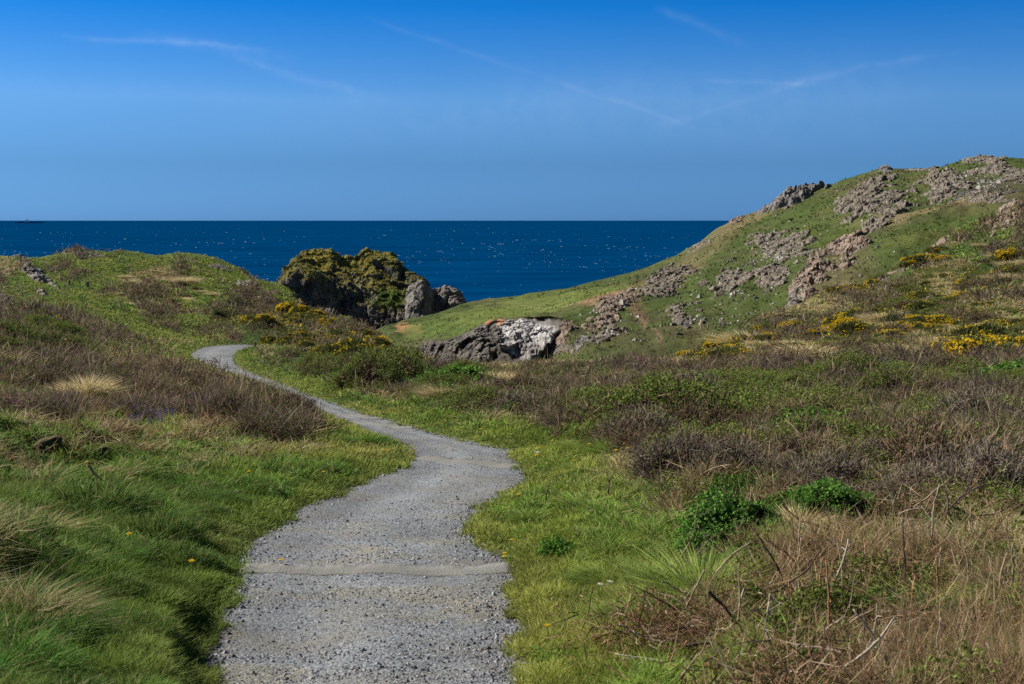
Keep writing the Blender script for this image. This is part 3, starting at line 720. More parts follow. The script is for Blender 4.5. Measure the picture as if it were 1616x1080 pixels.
# ------------------------------------------------------------------ plant and stone generators
def unit(v): return v / (np.linalg.norm(v, axis=-1, keepdims=True) + 1e-9)
def strips(base, d, length, width, bend, cb, ct, g=rng, nseg=2):
    """thin tapering blades: base (N,3), direction, length, width, tip offset, colours; returns verts, faces, colours"""
    N = len(base); d = unit(d)
    side = unit(np.cross(d, g.normal(size=(N, 3)))) * (width[:, None] * .5)
    mid = base + d * (length * .55)[:, None] + bend * .25
    tip = base + d * length[:, None] + bend
    V = np.stack([base - side, base + side, mid + side * .75, mid - side * .75, tip], 1)
    o = np.arange(N)[:, None] * 5
    Q = o + np.array([[0, 1, 2, 3]]); T = o + np.array([[3, 2, 4]])
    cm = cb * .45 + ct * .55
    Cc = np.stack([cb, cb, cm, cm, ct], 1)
    return V.reshape(-1, 3), [Q, T], Cc.reshape(-1, 3)
def leaves(c, size, col_, g=rng, up=0.3, asp=.5):
    N = len(c); a = unit(g.normal(size=(N, 3)) + np.array([0, 0, up])); b = unit(np.cross(a, g.normal(size=(N, 3))))
    a = a * size[:, None]; b = b * (size * asp)[:, None]; h = np.cross(a, b) / (size[:, None] + 1e-9) * .5
    V = np.stack([c - a * .5, c + b * .5 + h, c + a * .6, c - b * .5 + h], 1)
    Q = np.arange(N)[:, None] * 4 + np.array([[0, 1, 2, 3]])
    return V.reshape(-1, 3), [Q], np.repeat(col_, 4, 0)
def join(parts):
    V, Fs, Cc, o = [], [], [], 0
    for v, f, c in parts:
        V.append(v); Cc.append(c); Fs += [q + o for q in f]; o += len(v)
    by = {}
    for f in Fs: by.setdefault(f.shape[1], []).append(f)
    return np.concatenate(V), [np.concatenate(x) for x in by.values()], np.concatenate(Cc)
def tint(base, N, g, amp=.3, hue=.12):
    return np.clip(np.array(base) * (1 + amp * g.uniform(-1, 1, (N, 1))) * (1 + hue * g.uniform(-1, 1, (N, 3))), 0, 1)
def shell(N, g, lump=.28, seed=0, zmin=0.0):
    """points on a lumpy half dome of radius 1, height .8"""
    d = g.normal(size=(N, 3)); d[:, 2] = np.abs(d[:, 2]) * 1.0 + zmin; d = unit(d)
    r = 1 + (fbm3(d[:, 0] * 2.2 + seed, d[:, 1] * 2.2, d[:, 2] * 2.2, seed, 3) - .5) * 2.4 * lump
    return d, d * r[:, None] * np.array([1, 1, .82])

def heather_bush(seed, nt=2600, nl=900, tw=.014, twig=(.080, .054, .034), twig2=(.20, .14, .085), leaf=(.065, .085, .018)):
    g = np.random.default_rng(seed)
    d, p = shell(nt, g, .35, seed)
    q = p * g.uniform(.62, .95, (nt, 1))
    dirn = unit(d * .7 + np.array([0, 0, .45]) + g.normal(size=(nt, 3)) * .75)
    t1 = strips(q, dirn, g.uniform(.07, .24, nt), np.full(nt, tw), g.normal(size=(nt, 3)) * .05, tint(twig, nt, g, .4), tint(twig2, nt, g, .4), g)
    nm = nt // 8; dm, pm = shell(nm, g, .3, seed)
    root = np.stack([g.normal(size=nm) * .15, g.normal(size=nm) * .15, np.zeros(nm)], 1)
    t2 = strips(root, pm - root, np.linalg.norm(pm - root, axis=1) * .95, np.full(nm, tw * 2), g.normal(size=(nm, 3)) * .08, tint(twig, nm, g), tint(twig, nm, g), g)
    dl, pl_ = shell(nl, g, .35, seed)
    keep = fbm3(pl_[:, 0] * 2.5, pl_[:, 1] * 2.5, pl_[:, 2] * 2.5, seed + 3, 3) > .42
    pl_ = pl_[keep] * g.uniform(.8, 1.02, (keep.sum(), 1)); m = len(pl_)
    l = leaves(pl_, g.uniform(.03, .068, m), tint(leaf, m, g, .4), g)
    # inner mass of old wood and litter so the bush is not see-through
    ni = nt // 3; di, pi = shell(ni, g, .3, seed)
    i_ = leaves(pi * g.uniform(.35, .75, (ni, 1)), g.uniform(.08, .18, ni), tint((.075, .056, .036), ni, g, .4), g, asp=.6)
    return join([t1, t2, i_]), l
def gorse_bush(seed, n=2600, nf=190, s=.085):
    g = np.random.default_rng(seed)
    d, p = shell(n, g, .35, seed)
    p = p * g.uniform(.72, 1.0, (n, 1))
    dirn = unit(d + np.array([0, 0, .5]) + g.normal(size=(n, 3)) * .6)
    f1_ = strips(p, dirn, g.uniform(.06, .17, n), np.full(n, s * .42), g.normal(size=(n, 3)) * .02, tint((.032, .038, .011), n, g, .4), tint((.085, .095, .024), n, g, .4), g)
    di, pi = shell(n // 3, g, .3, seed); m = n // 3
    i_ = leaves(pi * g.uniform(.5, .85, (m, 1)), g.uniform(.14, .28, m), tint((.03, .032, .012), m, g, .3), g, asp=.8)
    df, pf = shell(nf * 3, g, .35, seed)
    sc_ = fbm3(pf[:, 0] * 1.8, pf[:, 1] * 1.8, pf[:, 2] * 1.8, seed + 8, 3) + .12 * df[:, 2]
    pf = pf[np.argsort(-sc_)[:nf]] * 1.04; m = len(pf)
    pf = pf + g.normal(size=(m, 3)) * .02
    fl = leaves(pf, g.uniform(.05, .095, m), tint((.70, .50, .02), m, g, .25, .08), g, asp=.8)
    return join([f1_, i_]), fl
def tussock(seed, n=700, cb=(.09, .10, .03), ct=(.30, .26, .13), r=.35, L=(.7, 1.25), w=.022, arch=.5):
    g = np.random.default_rng(seed)
    a = g.uniform(0, 2 * np.pi, n); rr = r * np.sqrt(g.uniform(0, 1, n))
    b = np.stack([rr * np.cos(a), rr * np.sin(a), np.zeros(n)], 1)
    out_d = np.stack([np.cos(a), np.sin(a), np.zeros(n)], 1) * (rr / r)[:, None]
    d = unit(out_d * .75 + np.array([0, 0, 1.0]) + g.normal(size=(n, 3)) * .22)
    Lq = g.uniform(L[0], L[1], n)
    bend = out_d * (Lq * arch)[:, None] + np.array([.10, .03, 0]) + np.stack([g.normal(size=n) * .08, g.normal(size=n) * .08, -Lq * arch * .55], 1)
    return strips(b, d, Lq, np.full(n, w), bend, tint(cb, n, g, .35), tint(ct, n, g, .4), g)
def leafy(seed, n=1400, c=(.062, .125, .018), s=.13, frond=False):
    g = np.random.default_rng(seed)
    if not frond:
        d, p = shell(n, g, .4, seed); p = p * g.uniform(.7, 1.02, (n, 1))
        l = leaves(p, g.uniform(s * .6, s * 1.2, n), tint(c, n, g, .45), g, up=.2, asp=.6)
        m = n // 10; dd, pp = shell(m, g, .3, seed)
        st = strips(pp * .1, pp, np.linalg.norm(pp, axis=1) * .95, np.full(m, .02), g.normal(size=(m, 3)) * .05, tint((.07, .06, .03), m, g), tint((.08, .10, .03), m, g), g)
        i_ = leaves(pp * .75, g.uniform(.2, .35, m), tint((.025, .05, .01), m, g, .3), g, asp=.9)
        return join([l, i_]), st
    # fern-like: arching stems carrying toothed leaflets
    ns = 26; a = g.uniform(0, 2 * np.pi, ns); L = g.uniform(.7, 1.15, ns); P_, Dd, S_ = [], [], []
    stems = []
    for i in range(ns):
        o = np.array([np.cos(a[i]), np.sin(a[i]), 0]); t = np.linspace(.15, 1, 16)
        pt = o * (t * L[i] * .95)[:, None] * g.uniform(.5, 1) + np.array([0, 0, 1]) * (np.sin(t * 2.1) * L[i] * .72)[:, None]
        sd_ = np.cross(o, [0, 0, 1.0])
        for q, tt in zip(pt, t):
            wd = .26 * L[i] * (1.15 - tt)
            for s_ in (-1, 1):
                for f_ in (.25, .5, .75, 1.0):
                    P_.append(q + sd_ * s_ * wd * f_ + g.normal(size=3) * .015); S_.append(.10 * (1.25 - .4 * f_))
        stems.append((pt[0] * .2, pt[-1]))
    P_ = np.array(P_); S_ = np.array(S_)
    l = leaves(P_, S_, tint(c, len(P_), g, .4), g, up=2.6, asp=.7)
    b = np.array([q[0] for q in stems]); e = np.array([q[1] for q in stems])
    st = strips(b, e - b + np.array([0, 0, .3]), np.linalg.norm(e - b, axis=1), np.full(ns, .02), np.zeros((ns, 3)), tint((.07, .09, .03), ns, g), tint((.07, .10, .03), ns, g), g)
    return l, st
def bramble(seed, n=1500, c1=(.085, .048, .030), c2=(.22, .135, .075)):
    g = np.random.default_rng(seed)
    p = np.stack([g.normal(size=n) * .5, g.normal(size=n) * .5, np.abs(g.normal(size=n)) * .22], 1)
    d = unit(g.normal(size=(n, 3)) * np.array([1, 1, .55]) + np.array([0, 0, .25]))
    t1 = strips(p, d, g.uniform(.12, .45, n), g.uniform(.006, .015, n), g.normal(size=(n, 3)) * .12, tint(c1, n, g, .5), np.where(g.uniform(0, 1, (n, 1)) < .22, np.array([.46, .38, .27]), tint(c2, n, g, .5)), g)
    m = n; p2 = np.stack([g.normal(size=m) * .5, g.normal(size=m) * .5, np.abs(g.normal(size=m)) * .16], 1)
    l = leaves(p2, g.uniform(.03, .09, m), tint((.15, .085, .048), m, g, .55), g, asp=.4)
    return t1, l
def rock_mesh(name, seed, mat, sub=3, flat=(1, 1, .75), rough=.16, link=False):
    import bmesh
    g = np.random.default_rng(seed)
    bm = bmesh.new(); bmesh.ops.create_icosphere(bm, subdivisions=sub, radius=1)
    P0 = np.array([v.co[:] for v in bm.verts]); fc = np.array([[v.index for v in f.verts] for f in bm.faces]); bm.free()
    P1 = P0.copy()
    for i in range(13):                         # facets: planes that cut the ball
        nrm = unit(g.normal(size=3)); h = g.uniform(.55, .88)
        dd = P1 @ nrm; P1 -= np.outer(np.maximum(dd - h, 0), nrm)
    P1 *= (1 + rough * (fbm3(P0[:, 0] * 3 + seed, P0[:, 1] * 3, P0[:, 2] * 3, seed, 3) - .5))[:, None]
    P1 *= np.array(flat)
    return mesh_np(name, P1, fc, mat, link=link)

# ------------------------------------------------------------------ ground cover too fine to count (layer A)
def scatter(N, vmin_vis=1.0):
    """random places on layer A, as many per area of the view everywhere"""
    a = np.abs((A.vv[:-1, :-1] - A.vv[1:, :-1])) * np.abs(A.uu[:-1, 1:] - A.uu[:-1, :-1])
    uc, vc = A.uu[:-1, :-1], A.vv[:-1, :-1]
    inside = (uc > -110) & (uc < 1726) & (vc < 1210) & (vc > 200)
    wgt = a * np.where(inside, 1.0, 0.0) * np.where(A.vis[:-1, :-1], 1.0, 0.10)
    wgt = np.minimum(wgt, np.quantile(wgt[wgt > 0], .995)).ravel(); cs = np.cumsum(wgt); cs /= cs[-1]
    k_ = np.searchsorted(cs, rng.uniform(0, 1, N)); i = k_ // (A.nc - 1) + rng.uniform(0, 1, N); j = k_ % (A.nc - 1) + rng.uniform(0, 1, N)
    return i, j
def cover(N):
    i, j = scatter(N)
    p = A.at(A.pos, i, j); u = A.at(A.uu, i, j); v = A.at(A.vv, i, j); s_ = A.at(A.sd, i, j)
    rg = sstep(.50, .68, fbm2(p[:, 0] * 4, p[:, 1] * 4, 66, 3)) * .085
    keep = (s_ > -0.02 - rg) & (p[:, 1] > 3.2)
    p[:, 2] += np.where(s_ < 0, .06, 0)
    p, u, v, s_ = p[keep], u[keep], v[keep], s_[keep]
    Z = zones(u, v, p[:, 0], p[:, 1], s_)
    Pm = np.stack([Z[c] for c in CATS], 1); cs = np.cumsum(Pm, 1); r = rng.uniform(0, 1, len(p))[:, None]
    cat = np.minimum((r > cs).sum(1), len(CATS) - 1)
    return p, u, v, s_, cat
def tufts(q, cs, seed):
    x = q[:, 0] / cs; y = q[:, 1] / cs; fx, fy = np.floor(x), np.floor(y); z0 = np.zeros_like(x)
    f1 = np.full(x.shape, 9.0); vx = z0.copy(); vy = z0.copy(); cid = z0.copy()
    for a in (-1, 0, 1):
        for b in (-1, 0, 1):
            gx, gy = fx + a, fy + b; ax = gx + hsh(gx, gy, z0, seed) - x; ay = gy + hsh(gx, gy, z0, seed + 1) - y
            d = np.hypot(ax, ay); m = d < f1
            f1 = np.where(m, d, f1); vx = np.where(m, -ax, vx); vy = np.where(m, -ay, vy); cid = np.where(m, hsh(gx, gy, z0, seed + 2), cid)
    return f1, np.stack([vx, vy, z0], 1), cid
p, u, v, s_, cat = cover(1250000)
dist = p[:, 1]; px = dist / 1280.0
N = len(p)
def wnoise(p, sc, seed): return fbm2(p[:, 0] * sc, p[:, 1] * sc, seed, 3)
G, Hc = [], []
for ci, c in enumerate(CATS):
    m = cat == ci; q = p[m]; n = len(q); x_ = px[m]; sdm = s_[m]; D_ = dist[m]
    if n == 0: continue
    nzv = wnoise(q, 1.6, 300 + ci)[:, None]; nzw = wnoise(q, .35, 400 + ci)[:, None]
    rnd = rng.normal(size=(n, 3)); wind = np.array([.25, .1, 0])
    farf = np.clip(D_ / 60, 0, 1.6) * (1 - .8 * sstep(42, 58, D_) * sstep(600, 680, u[m]) * sstep(1200, 1060, u[m]))
    tcs = (.17 if c in ('turf', 'long') else .30) * (1 + rng.integers(0, 2)) ** 0 * np.exp(np.rint(np.log(1 + D_ / 14) * 2) / 2)
    tf, tv, tc_ = tufts(q, tcs, 700 + ci); tall = np.clip(1.35 - tf * 1.25, .25, 1.35) * (.55 + .9 * tc_)
    ang_ = fbm2(q[:, 0] * .8, q[:, 1] * .8, 808, 2) * 12.0; fld = np.stack([np.cos(ang_), np.sin(ang_), 0 * ang_], 1)
    bank_shade = (sstep(-.3, -1.4, q[:, 0]) * sstep(17, 11, D_))[:, None]; pale = (sstep(.3, 1.6, q[:, 0]) * sstep(24, 14, D_))[:, None]  # left-bank shade painted into the grass colours; straw paleness on the right
    if c == 'turf':
        L = (rng.uniform(.02, .055, n) * (1 + .8 * np.clip(sdm, 0, 1.5)) + x_ * 1.2); wd = np.maximum(.0035, x_ * 1.0)
        L *= .5 + .6 * tall; d = rnd * .55 + np.array([0, 0, 1]) + wind * .2
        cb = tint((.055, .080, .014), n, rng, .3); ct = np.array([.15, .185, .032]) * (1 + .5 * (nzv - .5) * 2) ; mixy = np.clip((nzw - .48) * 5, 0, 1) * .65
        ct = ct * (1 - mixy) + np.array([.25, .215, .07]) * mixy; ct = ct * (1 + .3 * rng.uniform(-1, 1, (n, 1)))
        ct = ct * (1 - bank_shade * np.array([.52, .36, .42])); cb = cb * (1 - .3 * bank_shade); spl = rng.uniform(0, 1, (n, 1)) < pale * .28; ct = np.where(spl, np.array([.33, .29, .13]), ct)
        yel = np.clip(1 - sdm[:, None] / .7, 0, 1) * .5 * (1 - .55 * bank_shade); ct = ct * (1 - yel) + np.array([.24, .22, .065]) * yel
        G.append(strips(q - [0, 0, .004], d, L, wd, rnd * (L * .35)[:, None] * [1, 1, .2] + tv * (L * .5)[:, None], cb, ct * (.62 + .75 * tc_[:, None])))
    elif c == 'long':
        L = rng.uniform(.05, .13, n) * (.7 + .6 * nzv[:, 0]) * (1 + farf * .3) + x_ * 2; wd = np.maximum(.0045, x_ * 1.0)
        L *= np.clip(sdm / .5, .3, 1)
        L *= tall; d = rnd * .5 + np.array([0, 0, 1]) + tv * .6
        cb = tint((.022, .042, .009), n, rng, .3); ct = np.array([.12, .185, .030]) * (1 + .9 * (nzv - .5)); mixy = np.clip((nzw - .5) * 4, 0, 1) * .5
        ct = (ct * (1 - mixy) + np.array([.24, .24, .07]) * mixy) * (1 + .4 * rng.uniform(-1, 1, (n, 1))) * (.45 + 1.0 * tc_[:, None])
        ct = ct * (1 - bank_shade * np.array([.50, .32, .35])); cb = cb * (1 - .3 * bank_shade)
        strw = rng.uniform(0, 1, (n, 1)) < (.08 + .20 * pale); ct = np.where(strw, np.array([.34, .29, .14]), ct)
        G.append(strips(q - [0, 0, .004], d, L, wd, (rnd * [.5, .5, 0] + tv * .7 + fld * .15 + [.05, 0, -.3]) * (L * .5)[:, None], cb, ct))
    elif c == 'dry':
        L = tall * rng.uniform(.09, .24, n) * (1 + farf * .8) + x_ * 2; wd = np.maximum(.004, x_ * .9)
        L *= np.clip(sdm / .6, .25, 1)
        d = rnd * .5 + np.array([0, 0, 1]) + wind
        cb = tint((.12, .10, .045), n, rng, .3); ct = tint((.40, .32, .17), n, rng, .35)
        gr = rng.uniform(0, 1, (n, 1)) < .3; ct = np.where(gr, ct * [.5, .7, .4], ct)
        Hc.append(strips(q, d + tv * .8, L, wd, (rnd * [.5, .5, 0] + tv * .8 + fld * .3 + [.1, 0, -.4]) * (L * .6)[:, None], cb, ct))
    elif c == 'heath':
        L = rng.uniform(.07, .22, n) * (1 + farf * .8) + x_ * 2.2; wd = np.maximum(.0035, x_ * .8)
        lift = rng.uniform(0, .20, n) * (1 + farf * .8) * tall
        L *= np.clip(sdm / .7, .3, 1)
        d = rnd * .75 + np.array([0, 0, .8])
        cb = tint((.055, .037, .028), n, rng, .4); pr_ = np.clip((nzw - .4) * 4, 0, 1)
        ct = np.array([.185, .125, .078]) * (1 - pr_) + np.array([.135, .10, .085]) * pr_; ct = ct * (1 + .5 * rng.uniform(-1, 1, (n, 1)))
        gr = rng.uniform(0, 1, (n, 1)) < np.clip((nzv - .38) * 2.6, .08, .6); ct = np.where(gr, np.array([.095, .12, .024]), ct)
        stw = (rng.uniform(0, 1, n) < .035 * np.clip((nzv[:, 0] - .3) * 4, .2, 2)); ct[stw] = np.array([.44, .35, .20]); L = np.where(stw, L * 1.6, L)
        Hc.append(strips(q + np.stack([0 * lift, 0 * lift, lift], 1), d, L, wd, rnd * .05, cb, ct))
    elif c == 'bracken':
        L = rng.uniform(.06, .17, n) * (1 + farf * .6) + x_ * 2; wd = np.maximum(.004, x_ * .9)
        lift = rng.uniform(0, .12, n) * tall
        d = rnd * np.array([1, 1, .55]) + np.array([0, 0, .35])
        cb = tint((.080, .046, .028), n, rng, .5); ct = tint((.24, .155, .085), n, rng, .5)
        pal = rng.uniform(0, 1, (n, 1)) < .25; ct = np.where(pal, np.array([.46, .37, .23]), ct); grn = rng.uniform(0, 1, (n, 1)) < .18; ct = np.where(grn, np.array([.11, .16, .03]), ct)
        Hc.append(strips(q + np.stack([0 * lift, 0 * lift, lift], 1), d, L, wd, rnd * .06, cb, ct))
    elif c == 'leafy':
        lift = rng.uniform(0, .16, n) * tall * (1 + farf); sz = rng.uniform(.014, .03, n) + x_ * 1.1
        ct = np.where(tc_[:, None] > .55, np.array([.085, .105, .022]), np.array([.052, .098, .015])) * (1 + 1.0 * (nzv - .5)) * (1 + .5 * rng.uniform(-1, 1, (n, 1)))
        Hc.append(leaves(q + np.stack([0 * lift, 0 * lift, lift], 1), sz, ct, asp=.55))
    elif c == 'gorse':
        lift = rng.uniform(0, .30, n) * (.4 + nzv[:, 0]); sz = rng.uniform(.04, .08, n) + x_ * 1.5
        ct = np.array([.060, .066, .018]) * (1 + .6 * rng.uniform(-1, 1, (n, 1)))
        fl = (rng.uniform(0, 1, (n, 1)) < np.clip((nzw - .60) * 4, 0.01, .4)) & (lift[:, None] > .1)
        ct = np.where(fl, np.array([.66, .48, .02]), ct)
        Hc.append(leaves(q + np.stack([0 * lift, 0 * lift, lift], 1), sz, ct, asp=.5))
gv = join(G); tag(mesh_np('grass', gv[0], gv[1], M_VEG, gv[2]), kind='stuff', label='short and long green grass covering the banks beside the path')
hv = join(Hc); tag(mesh_np('heath_cover', hv[0], hv[1], M_VEG, hv[2]), kind='stuff', label='low mixed heath of twigs, dead bracken, dry grass and leaves')
del G, Hc, gv, hv

# turf tufts and scrub of the far hillside
def scatter_on(L, N, okm):
    a = np.abs((L.vv[:-1, :-1] - L.vv[1:, :-1]) * (L.uu[:-1, 1:] - L.uu[:-1, :-1])) * L.vis[:-1, :-1] * okm[:-1, :-1]
    a = np.minimum(a, 30).ravel(); cs = np.cumsum(a); cs /= cs[-1]
    k_ = np.searchsorted(cs, rng.uniform(0, 1, N)); return k_ // (L.nc - 1) + rng.uniform(0, 1, N), k_ % (L.nc - 1) + rng.uniform(0, 1, N)
i, j = scatter_on(C, 70000, (C.uu < 1640) * (1 - C.cliff))
q = C.at(C.pos, i, j); cc = C.at(ccl, i, j); n = len(q)
sel = (fbm2(q[:, 0] * .12, q[:, 1] * .12, 611, 4) > .48) | (rng.uniform(0, 1, n) < .35); q, cc = q[sel], cc[sel]; n = len(q)
sh = leaves(q + [0, 0, .15], rng.uniform(.25, .6, n) * np.clip(q[:, 1] / 230, .6, 1.4), cc * (1 + .5 * rng.uniform(-1, 1, (n, 1))), up=1.0, asp=.6)
tag(mesh_np('hill_grass', sh[0], sh[1], M_VEG, sh[2]), kind='stuff', label='coarse grass and scrub tufts on the far green hillside')
# scrub on the island
i, j = scatter_on(I, 90000, I.uu > 0)
q = I.at(I.pos, i, j); tm = I.at(topm, i, j); cc = I.at(ic, i, j); k_ = rng.uniform(0, 1, len(q)) < tm; q, cc = q[k_], cc[k_]; n = len(q)
yel = (fbm3(q[:, 0] * .12, q[:, 1] * .12, q[:, 2] * .12, 70, 3) > .53)[:, None] & (rng.uniform(0, 1, (n, 1)) < .25)
cc = np.where(yel, np.array([.36, .28, .035]), cc * (1 + .6 * rng.uniform(-1, 1, (n, 1))))
sh = leaves(q + [0, 0, .2], rng.uniform(.14, .34, n), cc, up=.6, asp=.7)
tag(mesh_np('island_scrub', sh[0], sh[1], M_VEG, sh[2]), kind='stuff', label='dense golden scrub and moss growing over the top of the island')

# ------------------------------------------------------------------ gravel lying on the path
n = 60000
tt = rng.uniform(0, 1, n); vq = 1200 - (1200 - 600) * tt ** 1.15                    # more of them near
rows_v = proj(path_pv[:, NCR // 2])[1]
ri = np.interp(-vq, -rows_v[::1], np.arange(len(rows_v)))
wq = rng.uniform(-.03, 1.03, n)
eb = rng.uniform(0, 1, n) < .35; wq = np.where(eb, np.where(rng.uniform(0, 1, n) < .4, rng.normal(0.0, .05, n), rng.normal(1.0, .08, n)), wq); wq = np.clip(wq, -.05, 1.06)
i0 = np.clip(ri.astype(int), 0, len(rows_v) - 2); fr = (ri - i0)[:, None]
jc_ = np.clip((wq + .035) / 1.07 * (NCR - 1), 0, NCR - 1.001); j0 = jc_.astype(int); fj = (jc_ - j0)[:, None]
q = path_pv[i0, j0] * (1 - fr) * (1 - fj) + path_pv[i0 + 1, j0] * fr * (1 - fj) + path_pv[i0, j0 + 1] * (1 - fr) * fj + path_pv[i0 + 1, j0 + 1] * fr * fj
pxl = q[:, 1] / 1280
sz = np.exp(rng.normal(np.log(.0054), .50, n)) * np.where(eb, 1.45, 1.0); sz = np.clip(sz, pxl * .45, .022)
clump = fbm2(q[:, 0] * 1.7, q[:, 1] * 1.7, 91, 4); kp = rng.uniform(0, 1, n) < np.clip((clump - .35) * 4, .25, 1) ; kp |= eb
q, sz = q[kp], sz[kp]; n = len(q)
octa = np.array([[1, 0, 0], [0, 1, 0], [-1, 0, 0], [0, -1, 0], [0, 0, 1], [.5, .5, .62], [-.55, .4, .55]])
octf = np.array([[0, 1, 5], [1, 2, 6], [2, 3, 4], [3, 0, 4], [0, 5, 4], [5, 1, 6], [5, 6, 4], [6, 2, 4]])
an = rng.uniform(0, 2 * np.pi, n); ca, sa = np.cos(an), np.sin(an)
o = octa[None] * (1 + rng.uniform(-.35, .35, (n, 7, 3))) * np.stack([sz, sz * rng.uniform(.6, 1, n), sz * rng.uniform(.4, .9, n)], 1)[:, None]
o = np.stack([o[..., 0] * ca[:, None] - o[..., 1] * sa[:, None], o[..., 0] * sa[:, None] + o[..., 1] * ca[:, None], o[..., 2]], -1) + q[:, None]
base_g = rng.uniform(.07, .34, (n, 1)) * np.array([.96, .99, 1.05]); wrm = rng.uniform(0, 1, (n, 1)) < .12; base_g = np.where(wrm, base_g * [1.15, 1, .8], base_g)
M_GRAV = mat_veg('gravel_stone', 0.0, .8, .3, .0, 1.0)
tag(mesh_np('gravel', o, (np.arange(n)[:, None, None] * 7 + octf).reshape(-1, 3), M_GRAV, np.repeat(base_g, 7, 0)), kind='stuff', label='loose grey crushed stone on the path')

# ------------------------------------------------------------------ path steps: low risers across the path
M_STEP = mat_flat('worn_step_board', (.188, .184, .166), .9, 55, .5, 1.0)
def step(row_v, wl, wr, depth, h, label, back=0.0):
    i = int(np.argmin(np.abs(rows_v - row_v)))
    a = path_pv[i, 0] * (1 - wl) + path_pv[i, -1] * wl; b = path_pv[i, 0] * (1 - wr) + path_pv[i, -1] * wr
    n = 60; t = np.linspace(0, 1, n)[:, None]; line = a * (1 - t) + b * t
    z = np.interp(np.linspace(wl, wr, n), np.linspace(0, 1, NCR), path_pv[i, :, 2])
    line[:, 2] = z
    fw = np.array([-(b - a)[1], (b - a)[0], 0]); fw /= np.linalg.norm(fw)
    wob = (fbm2(np.arange(n) * .22, np.zeros(n), int(row_v), 4) - .5)[:, None] + (fbm2(np.arange(n) * .9, np.zeros(n), int(row_v) + 9, 2) - .5)[:, None] * .3
    prof = [(-.02, -.04), (0, h * .5), (.03, h), (depth * .5, h + .003), (depth, h * .8), (depth + .03, -.05)]
    V = np.stack([line + fw * (dd + wob * .06 * (1 if k_ < 3 else 3.0)) + np.array([0, 0, 1]) * (hh_ + (fbm2(np.arange(n) * .5, np.full(n, k_ * 1.7), 5, 2)[:, None] - .5) * .003) for k_, (dd, hh_) in enumerate(prof)], 0)
    V[:, 0, 2] -= .03; V[:, -1, 2] -= .03
    o = mesh_np('path_step', V, grid_faces(len(prof), n), M_STEP, smooth=True)
    return tag(o, label, 'step', 'low steps across the gravel path')
step(905, .0, .97, .26, .006, 'pale worn step across the gravel path nearest to the viewer')
step(731, .0, .99, .30, .006, 'pale worn step across the path at the tip of the grassy point')
step(671, .12, .95, .26, .006, 'thin pale step across the path beyond the grassy point')
step(656, .3, .9, .26, .006, 'faint pale step across the path just past the twiggy bush')

# ------------------------------------------------------------------ breaking wave crests far out on the sea
n = 3000
vv_ = 349 + (490 - 349) * rng.uniform(0, 1, n) ** 1.15; uu_ = rng.uniform(-250, 1300, n)
sl_ = slope_of(vv_); yy = SEA / sl_; xx = (uu_ - 808) / F * yy
cl_ = fbm2(xx * .0022, yy * .0011, 808, 3); k_ = rng.uniform(0, 1, n) < np.clip((cl_ - .40) * 4, .05, 1)
xx, yy = xx[k_], yy[k_]; n = len(xx)
wd = np.exp(rng.normal(np.log(1.35), .5, n)) * np.clip(yy / 1800, .6, 2.0); ht = np.exp(rng.normal(np.log(.28), .45, n)) * np.clip(yy / 1800, .7, 2.2)
t = np.array([-1, -.6, -.15, .3, .7, 1]); hs = np.array([0, .75, 1, .9, .5, 0])
Vf = []
for off, hgt in ((-1.0, 0.0), (-.25, 1.0), (.5, .85), (1.6, 0.0)):
    xk = xx[:, None] + wd[:, None] * t + rng.uniform(-.2, .2, (n, 6)); yk = yy[:, None] + off * ht[:, None] * 1.3 + wd[:, None] * .25 * t * rng.choice([-1, 1], (n, 1))
    zk = SEA - .1 + ht[:, None] * hgt * hs * rng.uniform(.55, 1.2, (n, 6))
    Vf.append(np.stack([xk, yk, zk], -1))
Vf = np.stack(Vf, 1)                                           # n,4,6,3
gf = grid_faces(4, 6)
M_FOAM = mat_flat('sea_foam', (.19, .33, .44), .8, .6, .35, .1)
tag(mesh_np('sea_foam', Vf, (np.arange(n)[:, None, None] * 24 + gf).reshape(-1, 4), M_FOAM, smooth=True), kind='stuff', label='small white breaking wave crests scattered over the sea')

# ------------------------------------------------------------------ rock outcrops
LM = [(420, 660, 'big dark twiggy bush by the bend'), (1175, 850, 'large fern clump'), (885, 872, 'small dark green plant by the path'), (652, 715, 'grassy point at the bend'),
      (140, 630, 'big round tan tussock'), (1230, 632, 'long green patch in the heath'), (240, 692, 'bluebells'), (285, 870, 'big dark tussock left of the path'), (840, 535, 'white cliff rock'),
      (403, 545, 'small post at the path end'), (1378, 322, 'big crag on the far hill'), (1560, 550, 'bright yellow gorse at the right edge'), (1340, 395, 'reddish rock spur'), (1210, 415, 'ring of crags'),
      (168, 450, 'pair of fence posts'), (60, 440, 'dark rocks at the left edge'), (465, 487, 'bright gorse bank'), (1490, 290, 'crest crag'), (1085, 560, 'foot of the gorse slope'),
      (940, 570, 'tan grass edge'), (600, 600, 'far green verge of the path'), (1300, 1000, 'bramble tangle'), (770, 640, 'mound right of the path'), (990, 690, 'grey twiggy mound'), (1450, 760, 'dark heath at right')]
REGI = []          # (object, base label, u, v) of repeats that still need telling apart
def register(o, base, u, v): REGI.append((o, base, u, v))
